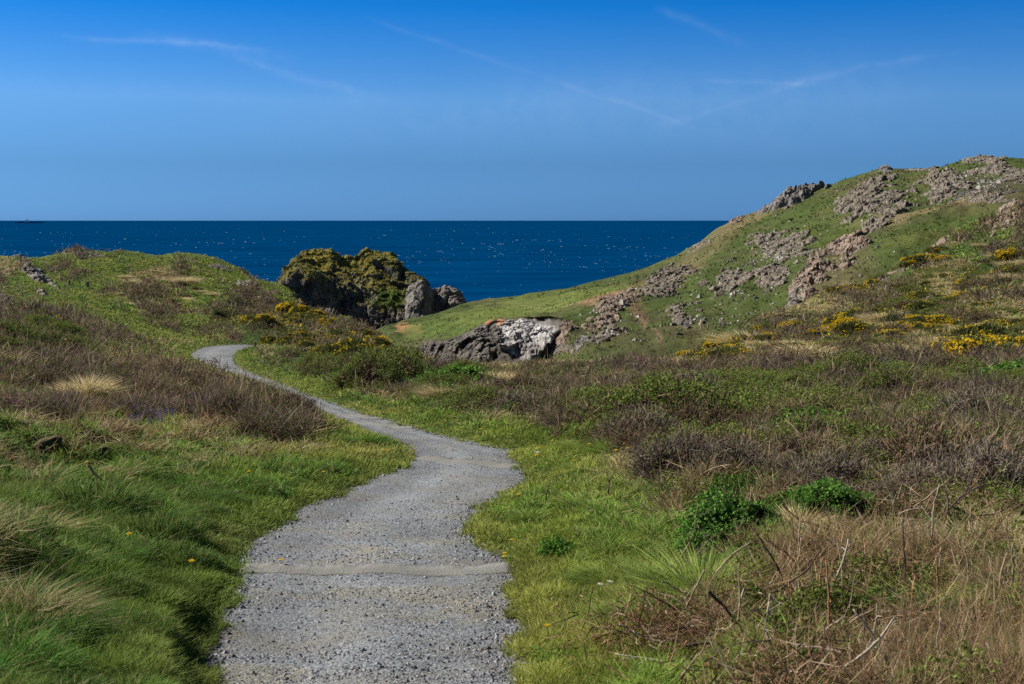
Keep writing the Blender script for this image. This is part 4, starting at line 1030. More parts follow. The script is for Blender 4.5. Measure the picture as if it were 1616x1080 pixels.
def finish_labels():
    by = {}
    for o, b, u, v in REGI:
        k_ = min(range(len(LM)), key=lambda q: (u - LM[q][0]) ** 2 + ((v - LM[q][1]) * 1.8) ** 2)
        dx_, dy_ = u - LM[k_][0], (v - LM[k_][1]) * 1.8
        side = ('right of' if dx_ > 0 else 'left of') if abs(dx_) > abs(dy_) else ('in front of' if dy_ > 0 else 'beyond')
        by.setdefault((b, side, k_), []).append((math.hypot(dx_, dy_), o))
    ordn = ['nearest', 'second', 'third', 'fourth', 'fifth', 'sixth', 'seventh', 'eighth', 'ninth', 'tenth', 'eleventh', 'twelfth', 'thirteenth', 'fourteenth', 'fifteenth', 'sixteenth', 'seventeenth', 'eighteenth', 'nineteenth', 'twentieth', 'twenty-first', 'twenty-second', 'twenty-third', 'twenty-fourth', 'twenty-fifth', 'twenty-sixth', 'twenty-seventh', 'twenty-eighth', 'twenty-ninth', 'thirtieth']
    for (b, side, k_), L in by.items():
        L.sort(key=lambda q: q[0])
        for r, (_, o) in enumerate(L):
            if len(L) == 1: s = f'{b}, {side} the {LM[k_][2]}'
            elif r < 30: s = f'{b}, {ordn[r]} one {side} the {LM[k_][2]}'
            else: s = f'{b}, one of those farther {side} the {LM[k_][2]}'
            o['label'] = s if len(s.split()) <= 16 else ' '.join(s.replace('one of those farther', 'farther').replace('in the ', 'in ').replace(' on the ', ' on ').split()[:16])
def outcrop(L, u, v, ru, rv, rot, H, cs, mat, seed, label, name='rock_outcrop', cell=1.4, side=.5, zf=1.3, mask=None):
    cs = cs * 1.45
    m0 = blob(L.uu, L.vv, u, v, ru * 1.25, rv * 1.25, rot) * L.vis
    ii, jj = np.where(m0 > .001)
    if len(ii) < 4: print('no outcrop', label); return None
    i0, i1, j0, j1 = ii.min(), ii.max() + 1, jj.min(), jj.max() + 1
    ni = int(np.clip((i1 - i0) * 3, 20, 240)); nj = int(np.clip((L.uu[i0, min(j1, L.nc - 1)] - L.uu[i0, j0]) / cell, 14, 260))
    gi, gj = np.meshgrid(np.linspace(i0, i1, ni), np.linspace(j0, j1, nj), indexing='ij')
    f_ = lambda a: L.at(a, gi.ravel(), gj.ravel())
    p_ = f_(L.pos); n_ = unit(f_(L.n)); uu, vv = f_(L.uu), f_(L.vv)
    c, s = math.cos(R(rot)), math.sin(R(rot)); a = ((uu - u) * c + (vv - v) * s) / ru; b = (-(uu - u) * s + (vv - v) * c) / rv
    x, y, z = p_.T
    rr = np.sqrt(a * a + b * b)
    nn = fbm3(x / cs * .35, y / cs * .35, z / cs * .35, seed + 5, 4)
    m = 1 - rr + (nn - .5) * 1.9 + (fbm3(x / cs * .9, y / cs * .9, z / cs * .9, seed + 15, 3) - .56) * 1.5
    if mask is not None: m = np.minimum(1 - rr + (nn - .5) * 1.0, (f_(mask) - .45 + (nn - .5) * 1.6) * 1.8) - .9 * sstep(526, 510, vv + (nn - .5) * 30)
    F1, F2, cid = worley(x / cs, y / cs, z / cs * zf, seed)
    F1b, F2b, cidb = worley(x / cs * 2.6, y / cs * 2.6, z / cs * 2.6, seed + 40)
    mm = np.clip(m, 0, 1)
    hgt = mm ** .45 * H * (.10 + .50 * cid + .22 * cidb) * .62 - (m < .25) * (.25 - m) * cs * .8 - sstep(.10, .0, F2 - F1) * .35 * cs * mm
    hgt += (fbm3(x * 2, y * 2, z * 2, seed + 60, 2) - .5) * .15 * cs * mm
    dr = unit(n_ * side + np.array([0, -.35, .75])) if mask is None else unit(n_ * .3 + np.array([0, -1.0, .02]))
    q_ = p_ + dr * hgt[:, None]
    fcs = grid_faces(ni, nj)[:, ::-1]; ok = (m[fcs].max(1) > -.12)
    fcs = fcs[ok]
    if len(fcs) < 5: return None
    us_, inv = np.unique(fcs, return_inverse=True); q_ = q_[us_]; fcs = inv.reshape(-1, 4)
    o = mesh_np(name, q_, fcs, mat)
    if label: tag(o, label, 'rock outcrop')
    o['_m'] = 0; del o['_m']
    return o
M_SPUR = mat_rock('reddish_rock', [(0.06, 0.042, 0.032), (0.20, 0.145, 0.105), (0.42, 0.35, 0.28)], 0.5, 0.25)
M_GREYR = mat_rock('grey_rock', [(0.05, 0.045, 0.04), (0.17, 0.155, 0.14), (0.34, 0.32, 0.29)], 0.5, 0.3)
OC = [
 (1397, 267, 16, 9, 0, 3.2, 1.3, M_GREYR, 'small rocky knob standing up on the crest of the far hill'),
 (1455, 268, 26, 3, 0, 1.2, .9, M_CRAG, 'thin line of stones along the crest right of the rocky knob'),
 (1492, 292, 38, 24, 0, 3.0, 1.5, M_CRAG, 'broad pinkish crag below the crest at upper right'),
 (1560, 262, 44, 9, 0, 2.6, 1.4, M_CRAG, 'row of rocks on the skyline at upper right'),
 (1605, 272, 26, 12, 0, 2.2, 1.3, M_CRAG, 'rocks at the right edge just below the skyline'),
 (1545, 306, 60, 12, -3, 1.6, 1.2, M_CRAGD, 'dark stony slope under the crest crag'),
 (1560, 322, 70, 5, -2, 1.4, .9, M_CRAG, 'pale stone band beneath the dark stony slope'),
 (1376, 318, 54, 26, -14, 3.6, 1.5, M_CRAG, 'big grey-pink crag of jumbled blocks in the middle of the far hill'),
 (1256, 317, 52, 10, -26, 7.0, 2.4, M_GREYR, 'dark jagged sea cliff on the left skyline of the far hill'),
 (1235, 385, 44, 14, -8, 2.2, 1.1, M_CRAG, 'upper arc of the ring of pale crags on the green slope'),
 (1160, 440, 34, 24, -30, 2.2, 1.1, M_CRAG, 'lower left crag of the ring on the green slope'),
 (1218, 438, 34, 18, 30, 1.9, 1.1, M_CRAG, 'inner right crag of the ring on the green slope'),
 (1270, 400, 20, 16, 0, 1.8, 1.1, M_CRAG, 'right side crag of the ring beside the rock spur'),
 (1050, 448, 42, 17, -28, 2.3, 1.1, M_CRAG, 'pale crag above the stepped dirt path on the headland'),
 (965, 492, 48, 14, -32, 2.0, 1.0, M_SPUR, 'reddish stony rib above the white cliff'),
 (962, 532, 28, 8, -28, 1.5, 1.0, M_CRAG, 'small pale crag just above the tan grass on the headland foot'),
 (1072, 500, 20, 16, 20, 1.8, 1.0, M_CRAG, 'isolated dark and pale rocks below the ring of crags'),
 (1082, 522, 13, 12, 0, 2.2, 1.3, M_CRAGD, 'dark rock lump at the foot of the headland slope'),
 (1398, 340, 42, 9, -24, 2.4, 1.3, M_CRAG, 'pale upper end of the rock spur below the big crag'),
 (1338, 392, 42, 22, -38, 4.2, 1.7, M_SPUR, 'reddish middle block of the rock spur'),
 (1285, 438, 44, 18, -48, 4.6, 1.9, M_SPUR, 'lower middle of the rock spur leading down the gully'),
 (1246, 478, 34, 12, -52, 3.0, 1.6, M_GREYR, 'smooth grey slab at the foot of the rock spur'),
 (1105, 388, 22, 4, -30, 1.2, 1.0, M_CRAG, 'small rocks on the headland skyline above the sea'),
 (1165, 350, 16, 5, -30, 1.5, 1.2, M_SPUR, 'brown rocky step on the skyline where it meets the horizon'),
]
OC += [
 (892, 530, 34, 12, -58, 1.8, 1.1, M_SPUR, 'reddish broken rock leaning down beside the white cliff rock'),
 (880, 560, 34, 9, -8, 1.6, 1.0, M_CRAG, 'pale rubble at the foot of the white cliff rock'),
 (915, 548, 20, 9, -40, 1.4, .9, M_GREYR, 'grey rocks between the white cliff and the stony rib'),
 (660, 556, 26, 9, 10, 1.6, 1.2, M_CRAGD, 'low dark rocks at the left end of the cove cliff')]
crags = []
for q, (u, v, ru, rv, rot, H, cs, m_, lab) in enumerate(OC):
    o = outcrop(C, u, v, ru, rv, rot, H, cs, m_, 900 + q * 7, lab)
for q, (u, v, ru, rv, rot, H, cs, m_, lab) in enumerate([
 (716, 560, 70, 34, -8, 1.9, 2.0, M_CRAGD, 'dark fluted cliff rock under the left end of the green meadow'),
 (768, 550, 30, 46, 10, 2.6, 1.8, M_CRAGD, 'dark buttress left of the white cliff rock in the cove'),
 (836, 548, 60, 46, -30, 1.7, 1.3, M_CRAGW, 'white and grey shattered cliff rock at the head of the cove')]):
    outcrop(C, u, v, ru, rv, rot, H, cs, m_, 1200 + q * 7, lab, side=1.6, zf=.5, mask=C.cliff)
OCA = [
 (50, 432, 30, 9, 42, 1.7, .8, M_GREYR, 'long dark rock outcrop running down the hill at the left edge'),
 (82, 452, 18, 6, 35, 1.2, .7, M_GREYR, 'lower dark rocks continuing below the left edge outcrop'),
 (68, 471, 11, 6, 20, 1.2, .7, M_CRAG, 'small pale rock lump below the left edge outcrop'),
 (12, 484, 22, 7, 20, 1.2, .7, M_CRAGD, 'dark rocks touching the left edge of the view'),
 (122, 522, 12, 6, 45, .9, .6, M_CRAG, 'small white-topped rock among dark scrub on the left hill'),
 (350, 425, 26, 5, 10, 1.3, .8, M_CRAGD, 'knobbly rocks on the skyline of the left hill'),
 (388, 452, 20, 4, 12, 1.0, .8, M_GREYR, 'grey rocks below the skyline of the left hill'),
 (140, 404, 50, 3, 0, .9, .8, M_CRAGD, 'rocky rim on top of the left hill'),
 (490, 482, 34, 9, 38, 2.2, 1.5, M_GREYR, 'bare grey rock slope beyond the bright gorse bank'),
 (1460, 402, 44, 12, -25, 1.5, .9, M_SPUR, 'reddish rubble band across the upper gorse slope'),
 (1400, 432, 30, 9, -30, 1.3, .8, M_SPUR, 'reddish rubble lower on the gorse slope'),
 (1590, 350, 36, 22, -45, 2.2, 1.0, M_SPUR, 'brown rock face at the right edge above the gorse'),
 (1470, 478, 14, 8, 10, .8, .5, M_CRAG, 'pale rock among gorse in the middle of the right slope'),
 (1397, 481, 10, 6, 0, .7, .5, M_CRAG, 'small white rock at the head of the gorse slope'),
 (1300, 520, 16, 6, -30, .8, .5, M_CRAG, 'rocks between gorse bushes low on the right slope'),
 (1255, 512, 12, 5, -10, .7, .5, M_GREYR, 'grey rocks at the lower left of the gorse slope'),
]
for q, (u, v, ru, rv, rot, H, cs, m_, lab) in enumerate(OCA):
    outcrop(A, u, v, ru, rv, rot, H, cs, m_, 1300 + q * 7, lab, cell=1.6)

# separate boulders strewn over the crags and slopes
BM = {}
for nm, mt in (('pale', M_CRAG), ('red', M_SPUR), ('grey', M_GREYR)):
    BM[nm] = [rock_mesh('boulder', 50 + q, mt, 2, (1, .8, .8), .2) for q in range(5)]
def put(L, proto, u, v, r, rz=None, sink=.0, zs=1.0, tilt=0.0, name=None):
    p_ = L.point(u, v)[0]
    c = copy_tree(proto)
    if name: c.name = name
    c.location = (p_[0], p_[1], p_[2] - sink)
    c.rotation_euler = (random.uniform(-tilt, tilt), random.uniform(-tilt, tilt), random.uniform(0, 6.28) if rz is None else rz)
    c.scale = (r, r, r * zs)
    return c
SB = [(1230, 400, 70, 40, -10, 34, 'pale', 'pale boulder in the ring of crags', 'boulders of the ring of crags'),
      (1175, 445, 50, 40, 0, 24, 'pale', 'pale boulder in the ring of crags', 'boulders of the ring of crags'),
      (1050, 452, 50, 26, -28, 22, 'pale', 'pale boulder above the dirt path', 'boulders above the dirt path'),
      (975, 492, 60, 22, -32, 18, 'red', 'reddish boulder on the stony rib', 'boulders on the stony rib'),
      (1080, 505, 34, 30, 0, 14, 'pale', 'pale boulder strewn below the ring of crags', 'boulders below the ring'),
      (960, 535, 34, 14, -28, 10, 'pale', 'pale boulder above the tan grass', 'boulders at the headland foot'),
      (1380, 320, 62, 32, -14, 30, 'pale', 'angular boulder in the far crag', 'boulders of the big crag'),
      (1500, 290, 50, 30, 0, 26, 'red', 'pinkish boulder in the crest crag', 'boulders of the crest crag'),
      (1565, 285, 60, 30, 0, 20, 'pale', 'boulder near the upper right skyline', 'boulders near the skyline'),
      (1340, 395, 40, 26, -38, 18, 'red', 'reddish boulder on the middle spur', 'boulders of the rock spur'),
      (1280, 445, 46, 22, -48, 14, 'red', 'reddish boulder on the lower spur', 'boulders of the lower rock spur'),
      (1150, 470, 200, 60, -20, 16, 'pale', 'lone pale stone on the headland turf', 'lone stones on the headland turf')]
for (cu, cv, ru, rv, rot, cnt, kd, lab, grp) in SB:
    for q in range(cnt):
        a_, r_ = random.uniform(0, 6.283), math.sqrt(random.random())
        du, dv = ru * r_ * math.cos(a_), rv * r_ * math.sin(a_); c, s = math.cos(R(rot)), math.sin(R(rot))
        u, v = cu + du * c - dv * s, cv + du * s + dv * c
        if u > 1630 or v > 545: continue
        o = put(C, random.choice(BM[kd]), u, v, math.exp(random.gauss(math.log(.55), .42)), sink=-.05, tilt=.5)
        tag(o, None, 'boulder', grp); register(o, lab, u, v)
# stones too many to count
n = 9000; LQ = []
for (cu, cv, ru, rv, rot, cnt, *_r) in SB:
    m = cnt * 14; a_ = rng.uniform(0, 6.283, m); r_ = np.abs(rng.normal(0, .62, m)); c, s = math.cos(R(rot)), math.sin(R(rot))
    du, dv = ru * r_ * np.cos(a_), rv * r_ * np.sin(a_); LQ.append(C.point(np.minimum(cu + du * c - dv * s, 1635), np.minimum(cv + du * s + dv * c, 545)))
q = np.concatenate(LQ); kp = fbm3(q[:, 0] * .2, q[:, 1] * .2, q[:, 2] * .2, 5, 3) > .47; q = q[kp]; n = len(q)
sz = np.exp(rng.normal(np.log(.24), .4, n))
o = octa[None] * (1 + rng.uniform(-.35, .35, (n, 7, 3))) * np.stack([sz, sz * rng.uniform(.6, 1, n), sz * rng.uniform(.6, 1.1, n)], 1)[:, None] + q[:, None]
cg = rng.uniform(.12, .42, (n, 1)) * np.array([1.08, .98, .86])
tag(mesh_np('loose_stones', o, (np.arange(n)[:, None, None] * 7 + octf).reshape(-1, 3), M_GRAV, np.repeat(cg, 7, 0)), kind='stuff', label='loose stones strewn around the crags of the far hill')

# ------------------------------------------------------------------ bushes, tussocks, ferns: each one a thing with its parts
hidden = bpy.data.collections.new('unused')       # never linked: keeps prototypes out of the scene
def thing_of(name, parts):
    """an Empty with child meshes, not linked to the scene"""
    r = bpy.data.objects.new(name, None); r.empty_display_size = .2
    for nm, geo_, mt in parts:
        c = mesh_np(nm, geo_[0], geo_[1], mt, geo_[2], link=False); c.parent = r
    return r
PRO = {}
PRO['heather'] = [thing_of('heather_bush', [('twigs', a, M_TWIG), ('foliage', b, M_VEG)]) for a, b in [heather_bush(10 + q, tw=.012) for q in range(4)]]
PRO['heather_green'] = [thing_of('heather_bush', [('twigs', a, M_TWIG), ('foliage', b, M_VEG)]) for a, b in [heather_bush(20 + q, 1300, 7000, leaf=(.095, .125, .024)) for q in range(3)]]
PRO['heather_grey'] = [thing_of('heather_bush', [('twigs', a, M_TWIG), ('foliage', b, M_VEG)]) for a, b in [heather_bush(30 + q, 3000, 300, .010, (.085, .068, .050), (.26, .21, .155)) for q in range(3)]]
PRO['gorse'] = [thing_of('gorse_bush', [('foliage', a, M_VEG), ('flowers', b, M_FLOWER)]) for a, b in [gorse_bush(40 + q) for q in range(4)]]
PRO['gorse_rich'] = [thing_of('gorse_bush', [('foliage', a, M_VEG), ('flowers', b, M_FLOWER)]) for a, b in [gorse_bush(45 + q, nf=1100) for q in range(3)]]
PRO['bramble'] = [thing_of('bramble_tangle', [('stems', a, M_TWIG), ('dead_leaves', b, M_VEG)]) for a, b in [bramble(50 + q) for q in range(3)]]
PRO['leafy'] = [thing_of('leafy_bush', [('foliage', a, M_VEG), ('stems', b, M_VEG)]) for a, b in [leafy(60 + q) for q in range(3)]]
PRO['fern'] = [thing_of('fern', [('fronds', a, M_VEG), ('stems', b, M_VEG)]) for a, b in [leafy(70 + q, n=5200, s=.075, c=(.075, .155, .026)) for q in range(3)]]
def tus(nm, geo_): 
    return mesh_np(nm, geo_[0], geo_[1], M_VEG, geo_[2], link=False)
PRO['tan'] = [tus('grass_tussock', tussock(80 + q, 900, (.10, .09, .04), (.40, .33, .18))) for q in range(3)]
PRO['green'] = [tus('grass_tussock', tussock(90 + q, 1100, (.022, .042, .008), (.085, .15, .026), w=.016)) for q in range(3)]
def hummock(seed, n=3200):
    g = np.random.default_rng(seed); d, p = shell(n, g, .35, seed); p = p * [1, 1, .55] * g.uniform(.75, 1, (n, 1))
    L = g.uniform(.10, .30, n); cid = fbm3(p[:, 0] * 3, p[:, 1] * 3, p[:, 2] * 3, seed, 3)[:, None]
    ct = np.array([.085, .14, .026]) * (.5 + 1.0 * cid) * g.uniform(.6, 1.4, (n, 1)); ct = np.where(g.uniform(0, 1, (n, 1)) < .15, np.array([.24, .21, .08]), ct)
    return strips(p, d * .6 + [0, 0, .6] + g.normal(size=(n, 3)) * .6, L, g.uniform(.010, .022, n), g.normal(size=(n, 3)) * .05 + d * (L * .3)[:, None] - np.array([0, 0, 1]) * (L * .3)[:, None], tint((.025, .045, .010), n, g), ct, g)
PRO['hummock'] = [tus('grass_tussock', hummock(190 + q)) for q in range(3)]
PRO['lime'] = [tus('grass_tussock', tussock(95 + q, 900, (.035, .07, .012), (.20, .25, .055), w=.016)) for q in range(3)]
NAMECAT = dict(hummock='grass tussock', heather='bush', heather_green='bush', heather_grey='bush', gorse='gorse bush', gorse_rich='gorse bush', bramble='bramble', leafy='bush', fern='fern', tan='grass tussock', green='grass tussock', lime='grass tussock')
def plant(kind, u, v, r_px, label=None, group=None, zs=1.0, base=None, sink=.12):
    p_ = A.point(u, v)[0]; r = r_px / F * p_[1]
    o = put(A, random.choice(PRO[kind]), u, v, r, zs=zs * random.uniform(.85, 1.15) if label is None else zs, sink=sink * r)
    tag(o, label, NAMECAT[kind], group)
    if label is None: register(o, base, u, v)
    return o
# the ones the photo shows best
plant('heather', 372, 694, 66, 'left part of the big dark twiggy bush by the bend in the path', zs=1.1)
plant('heather', 452, 690, 62, 'right part of the big dark twiggy bush beside the bend', zs=1.15)
plant('heather', 412, 704, 52, 'low front of the big dark twiggy bush by the bend', zs=.8)
plant('heather', 428, 640, 26, 'small dark twiggy bush hanging over the narrow path behind the big one', zs=1.1)
plant('tan', 138, 656, 46, 'big round tan grass tussock in the brown heath on the left', zs=1.2, sink=-.15)
plant('hummock', 285, 912, 62, 'big dark green grass tussock casting a shadow beside the path', zs=1.15)
plant('hummock', 408, 795, 38, 'round dark green tussock near the left edge of the path')
plant('green', 518, 757, 22, 'small upright dark tussock close to the left edge of the path')
plant('hummock', 310, 800, 50, 'wide low green tussock left of the round dark one')
plant('hummock', 518, 758, 24, 'low dark tussock on the inner side of the path bend')
plant('hummock', 220, 1050, 60, 'low grass hummock at the bottom left beside the path')
plant('hummock', 322, 828, 40, 'green tussock below the reddish stone left of the path', zs=.8)
plant('green', 590, 712, 26, 'tussock on the grassy point at the bend')
plant('green', 545, 716, 20, 'smaller tussock behind the grassy point at the bend')
plant('hummock', 30, 1060, 70, 'large dark grass hummock in the bottom left corner', zs=.9)
plant('hummock', 120, 1015, 48, 'dark grass hummock above the bottom left corner', zs=.7)
plant('heather_green', 765, 660, 56, 'green and brown rounded bush right of the path', zs=1.0)
plant('heather_green', 830, 655, 40, 'right half of the green and brown rounded mound')
plant('leafy', 812, 672, 24, 'bright green upright plant in front of the rounded mound', zs=1.2)
plant('leafy', 705, 644, 34, 'bright green leafy bush left of the rounded mound')
plant('leafy', 660, 630, 30, 'bright green leafy bush near the far verge of the path')
plant('leafy', 640, 606, 26, 'low green leafy bush behind the far verge of the path')
plant('heather_grey', 955, 712, 48, 'left half of the grey twiggy mound on the heath edge')
plant('heather_grey', 1025, 712, 48, 'right half of the grey twiggy mound on the heath edge')
plant('fern', 1165, 892, 96, 'large bright green fern clump right of the path', zs=1.0, sink=.05)
plant('fern', 1120, 905, 60, 'left wing of the large fern clump', zs=.8, sink=.05)
plant('fern', 1190, 930, 70, 'low front part of the large fern clump', zs=.7, sink=.05)
for q, (u, v, r_) in enumerate([(1140, 655, 46), (1195, 652, 58), (1250, 648, 64), (1310, 645, 60), (1235, 626, 50), (1300, 622, 50), (1375, 634, 48), (1440, 632, 50), (1505, 630, 46)]):
    plant('heather_green', u, v, r_, None, 'green scrub of the long green patch', zs=.7, base='dense dark green scrub in the long green patch', sink=.05)
plant('fern', 1222, 900, 66, 'right part of the large fern clump', zs=.8, sink=.05)
plant('fern', 1150, 935, 60, 'pale green fern in front of the large fern clump', zs=.65, sink=.05)
plant('fern', 1310, 868, 66, 'second bright green fern clump, right of the dry orange grass', zs=1.1, sink=-.2)
plant('leafy', 883, 890, 36, 'small dark green leafy plant near the right edge of the path', zs=1.1)
plant('tan', 1262, 880, 54, 'dry orange-tan grass standing between the two fern clumps', zs=1.3)
plant('lime', 1062, 1000, 70, 'pale yellow-green tussock at the left of the bramble tangle', zs=1.0)
plant('lime', 1010, 1010, 50, 'tall soft grass tussock near the right verge in front')
plant('lime', 1375, 925, 74, 'broad grass tussock with pale seed heads right of the ferns', zs=.9)
plant('lime', 1260, 935, 50, 'grass tussock in front of the dry orange grass')
plant('tan', 945, 812, 24, 'small brown dead tussock in the grass right of the path', zs=.8)
plant('lime', 1070, 842, 36, 'yellow-green tussock left of the large fern clump')
plant('green', 870, 700, 20, 'green tussock at the near foot of the heath')
plant('green', 990, 725, 26, 'green tussock below the grey twiggy mound')
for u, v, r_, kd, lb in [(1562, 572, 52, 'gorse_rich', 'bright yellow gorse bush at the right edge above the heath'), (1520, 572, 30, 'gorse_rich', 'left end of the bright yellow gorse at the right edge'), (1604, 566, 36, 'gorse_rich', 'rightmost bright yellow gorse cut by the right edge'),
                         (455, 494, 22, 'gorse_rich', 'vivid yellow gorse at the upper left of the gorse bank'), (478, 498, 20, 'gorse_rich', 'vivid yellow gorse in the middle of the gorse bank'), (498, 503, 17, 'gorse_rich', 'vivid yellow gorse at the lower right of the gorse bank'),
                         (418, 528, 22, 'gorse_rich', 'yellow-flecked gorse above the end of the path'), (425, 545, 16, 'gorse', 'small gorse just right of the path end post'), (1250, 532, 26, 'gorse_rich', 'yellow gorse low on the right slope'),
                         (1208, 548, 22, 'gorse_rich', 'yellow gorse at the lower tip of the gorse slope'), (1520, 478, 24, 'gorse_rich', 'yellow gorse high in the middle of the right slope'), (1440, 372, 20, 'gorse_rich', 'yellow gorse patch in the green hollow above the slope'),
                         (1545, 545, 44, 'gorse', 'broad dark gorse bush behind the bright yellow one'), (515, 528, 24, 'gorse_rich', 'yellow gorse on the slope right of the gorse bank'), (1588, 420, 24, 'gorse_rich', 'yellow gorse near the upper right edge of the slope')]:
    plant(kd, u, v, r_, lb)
# repeats placed over the regions where the photo has them
def fill(kind, cnt, pts, rm, base, group, minpx=10, zs=1.0, dpow=1.0, seed=1, clumps=0):
    g = random.Random(seed); P_ = np.array(pts, float); lo, hi = P_.min(0), P_.max(0); done = []
    tries = 0
    cl_ = [(g.uniform(lo[0], hi[0]), g.uniform(lo[1], hi[1])) for _ in range(clumps)]
    while len(done) < cnt and tries < cnt * 60:
        tries += 1
        if clumps:
            c = g.choice(cl_); u, v = c[0] + g.gauss(0, 28), c[1] + g.gauss(0, 9)
        else: u, v = g.uniform(lo[0], hi[0]), g.uniform(lo[1], hi[1])
        if signed_dist(np.array([u]), np.array([v]), P_)[0] > 0: continue
        if any(abs(u - a) < minpx and abs(v - b) < minpx * .45 for a, b in done): continue
        i, j = A.find(u, v)
        p_ = A.at(A.pos, i, j)[0]; s_ = A.at(A.sd, i, j)[0]
        r = math.exp(g.gauss(math.log(rm), .28))
        if s_ < r + .25: continue
        done.append((u, v))
        plant(kind, u, v, r * F / p_[1], None, group, zs * g.uniform(.8, 1.2), base)
HR = [(700, 615), (900, 590), (1200, 592), (1630, 596), (1630, 800), (1250, 800), (1050, 790), (1010, 750), (900, 720), (880, 690), (720, 665)]
fill('heather', 46, HR, .62, 'dark brown twiggy heather bush', 'dark heather bushes on the right heath', 24, .8, seed=3)
fill('heather_grey', 44, HR, .60, 'grey-purple twiggy heather bush', 'grey heather bushes on the right heath', 24, .8, seed=4)
fill('heather_green', 40, HR, .60, 'green-leaved heather bush', 'green heather bushes on the right heath', 24, .72, seed=5)
fill('heather_green', 26, [(880, 620), (1200, 600), (1620, 600), (1620, 720), (1100, 720), (960, 680)], .75, 'olive scrub bush in the right heath', 'olive scrub in the right heath', 24, .8, seed=55)
fill('leafy', 14, [(720, 610), (1000, 610), (1600, 700), (1600, 760), (1100, 740), (820, 680)], .4, 'bright leafy shrub among dark heather', 'leafy shrubs among the heather', 24, .8, seed=56)
fill('leafy', 16, [(1110, 618), (1400, 600), (1620, 610), (1600, 640), (1300, 660), (1130, 660)], .6, 'low bright green bush in the heath', 'green bushes in the heath', 20, .6, seed=6)
fill('heather', 26, [(0, 590), (180, 585), (330, 610), (420, 640), (500, 690), (360, 690), (0, 690)], .5, 'brown heather bush on the left bank', 'heather bushes on the left bank', 22, .75, seed=7)
fill('bramble', 16, [(0, 600), (180, 590), (330, 620), (500, 700), (360, 705), (0, 690)], .5, 'red-brown dead bracken on the left bank', 'dead bracken on the left bank', 22, .9, seed=8)
fill('heather_green', 22, [(-20, 490), (60, 490), (170, 535), (190, 570), (0, 575)], .7, 'dark scrub bush on the left hillside', 'scrub on the left hillside', 14, .8, seed=9)
fill('heather', 24, [(200, 430), (330, 445), (420, 480), (400, 515), (270, 500), (190, 470)], .9, 'brown heather clump on the left hill', 'heather clumps on the left hill', 12, .5, seed=10)
fill('tan', 12, [(180, 420), (330, 440), (420, 500), (330, 520), (190, 500)], .8, 'tan tussock on the left hill', 'tussocks on the left hill', 12, .7, seed=11)
fill('gorse', 34, [(385, 480), (450, 480), (560, 515), (640, 552), (660, 575), (560, 580), (440, 550), (400, 530)], 1.3, 'dark sparse gorse on the left slope', 'gorse on the left slope', 9, .7, seed=12)
fill('gorse_rich', 6, [(385, 480), (450, 480), (560, 515), (640, 552), (620, 570), (440, 550), (400, 530)], 1.1, 'yellow-flowered gorse on the left slope', 'flowering gorse on the left slope', 10, .7, seed=13)
fill('heather_grey', 20, [(440, 545), (560, 575), (680, 585), (760, 590), (640, 640), (540, 600)], .7, 'brown heather bush right of the far path', 'heather right of the far path', 12, .7, seed=14)
fill('leafy', 18, [(400, 565), (560, 590), (760, 600), (740, 650), (640, 640), (520, 612)], .5, 'fresh green bush right of the far path', 'green bushes right of the far path', 12, .7, seed=15)
fill('tan', 22, [(400, 560), (560, 580), (760, 590), (860, 620), (700, 650), (560, 610)], .5, 'tan tussock right of the far path', 'tan tussocks right of the far path', 12, .8, seed=16)
fill('gorse_rich', 16, [(1070, 556), (1200, 535), (1340, 500), (1360, 520), (1250, 556), (1100, 566)], .9, 'yellow gorse at the right hill foot', 'gorse band at the foot of the right hill', 12, .6, seed=41)
SLP = [(1060, 560), (1200, 512), (1400, 440), (1625, 330), (1625, 585), (1400, 575), (1150, 575)]
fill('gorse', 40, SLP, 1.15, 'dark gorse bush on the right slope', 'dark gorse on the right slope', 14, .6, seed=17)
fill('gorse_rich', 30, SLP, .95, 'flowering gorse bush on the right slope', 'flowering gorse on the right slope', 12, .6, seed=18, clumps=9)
fill('heather_green', 44, SLP, 1.2, 'green heather bush on the right slope', 'green heather on the right slope', 14, .5, seed=19)
fill('heather', 36, SLP, 1.1, 'dark purple heather bush on the right slope', 'dark heather on the right slope', 14, .5, seed=20)
fill('tan', 46, SLP, .9, 'pale tan tussock on the right slope', 'tan tussocks on the right slope', 12, .7, seed=21)
fill('tan', 26, [(680, 578), (900, 562), (1200, 556), (1300, 575), (1000, 580), (700, 588)], .4, 'tan tussock along the far edge of the heath', 'tan tussocks on the far edge', 9, .8, seed=22)
fill('green', 26, [(-20, 770), (200, 760), (480, 740), (600, 720), (450, 790), (360, 880), (300, 1080), (-20, 1080)], .17, 'small green tussock in the grass left of the path', 'small tussocks left of the path', 30, .8, seed=23)
fill('hummock', 34, [(-20, 760), (300, 745), (600, 725), (470, 790), (380, 860), (300, 1060), (-20, 1100)], .15, 'rounded green grass hummock left of the path', 'grass hummocks left of the path', 34, .9, seed=51)
fill('hummock', 14, [(-20, 800), (300, 770), (420, 800), (350, 880), (300, 1000), (-20, 1060)], .24, 'large rounded grass hummock left of the path', 'large hummocks left of the path', 60, 1.0, seed=57)
fill('hummock', 16, [(840, 700), (1000, 740), (1040, 800), (1060, 900), (980, 1070), (860, 1070), (830, 900), (760, 820)], .13, 'rounded green grass hummock right of the path', 'grass hummocks right of the path', 34, .9, seed=52)
fill('heather_green', 16, [(430, 560), (560, 585), (760, 600), (740, 650), (640, 640), (520, 612)], .8, 'green scrub bush right of the far path', 'scrub right of the far path', 14, 1.0, seed=53)
fill('lime', 26, [(840, 700), (1000, 740), (1040, 800), (1060, 900), (980, 1070), (860, 1070), (830, 900), (760, 820)], .15, 'small yellow-green tussock right of the path', 'small tussocks right of the path', 26, .8, seed=24)
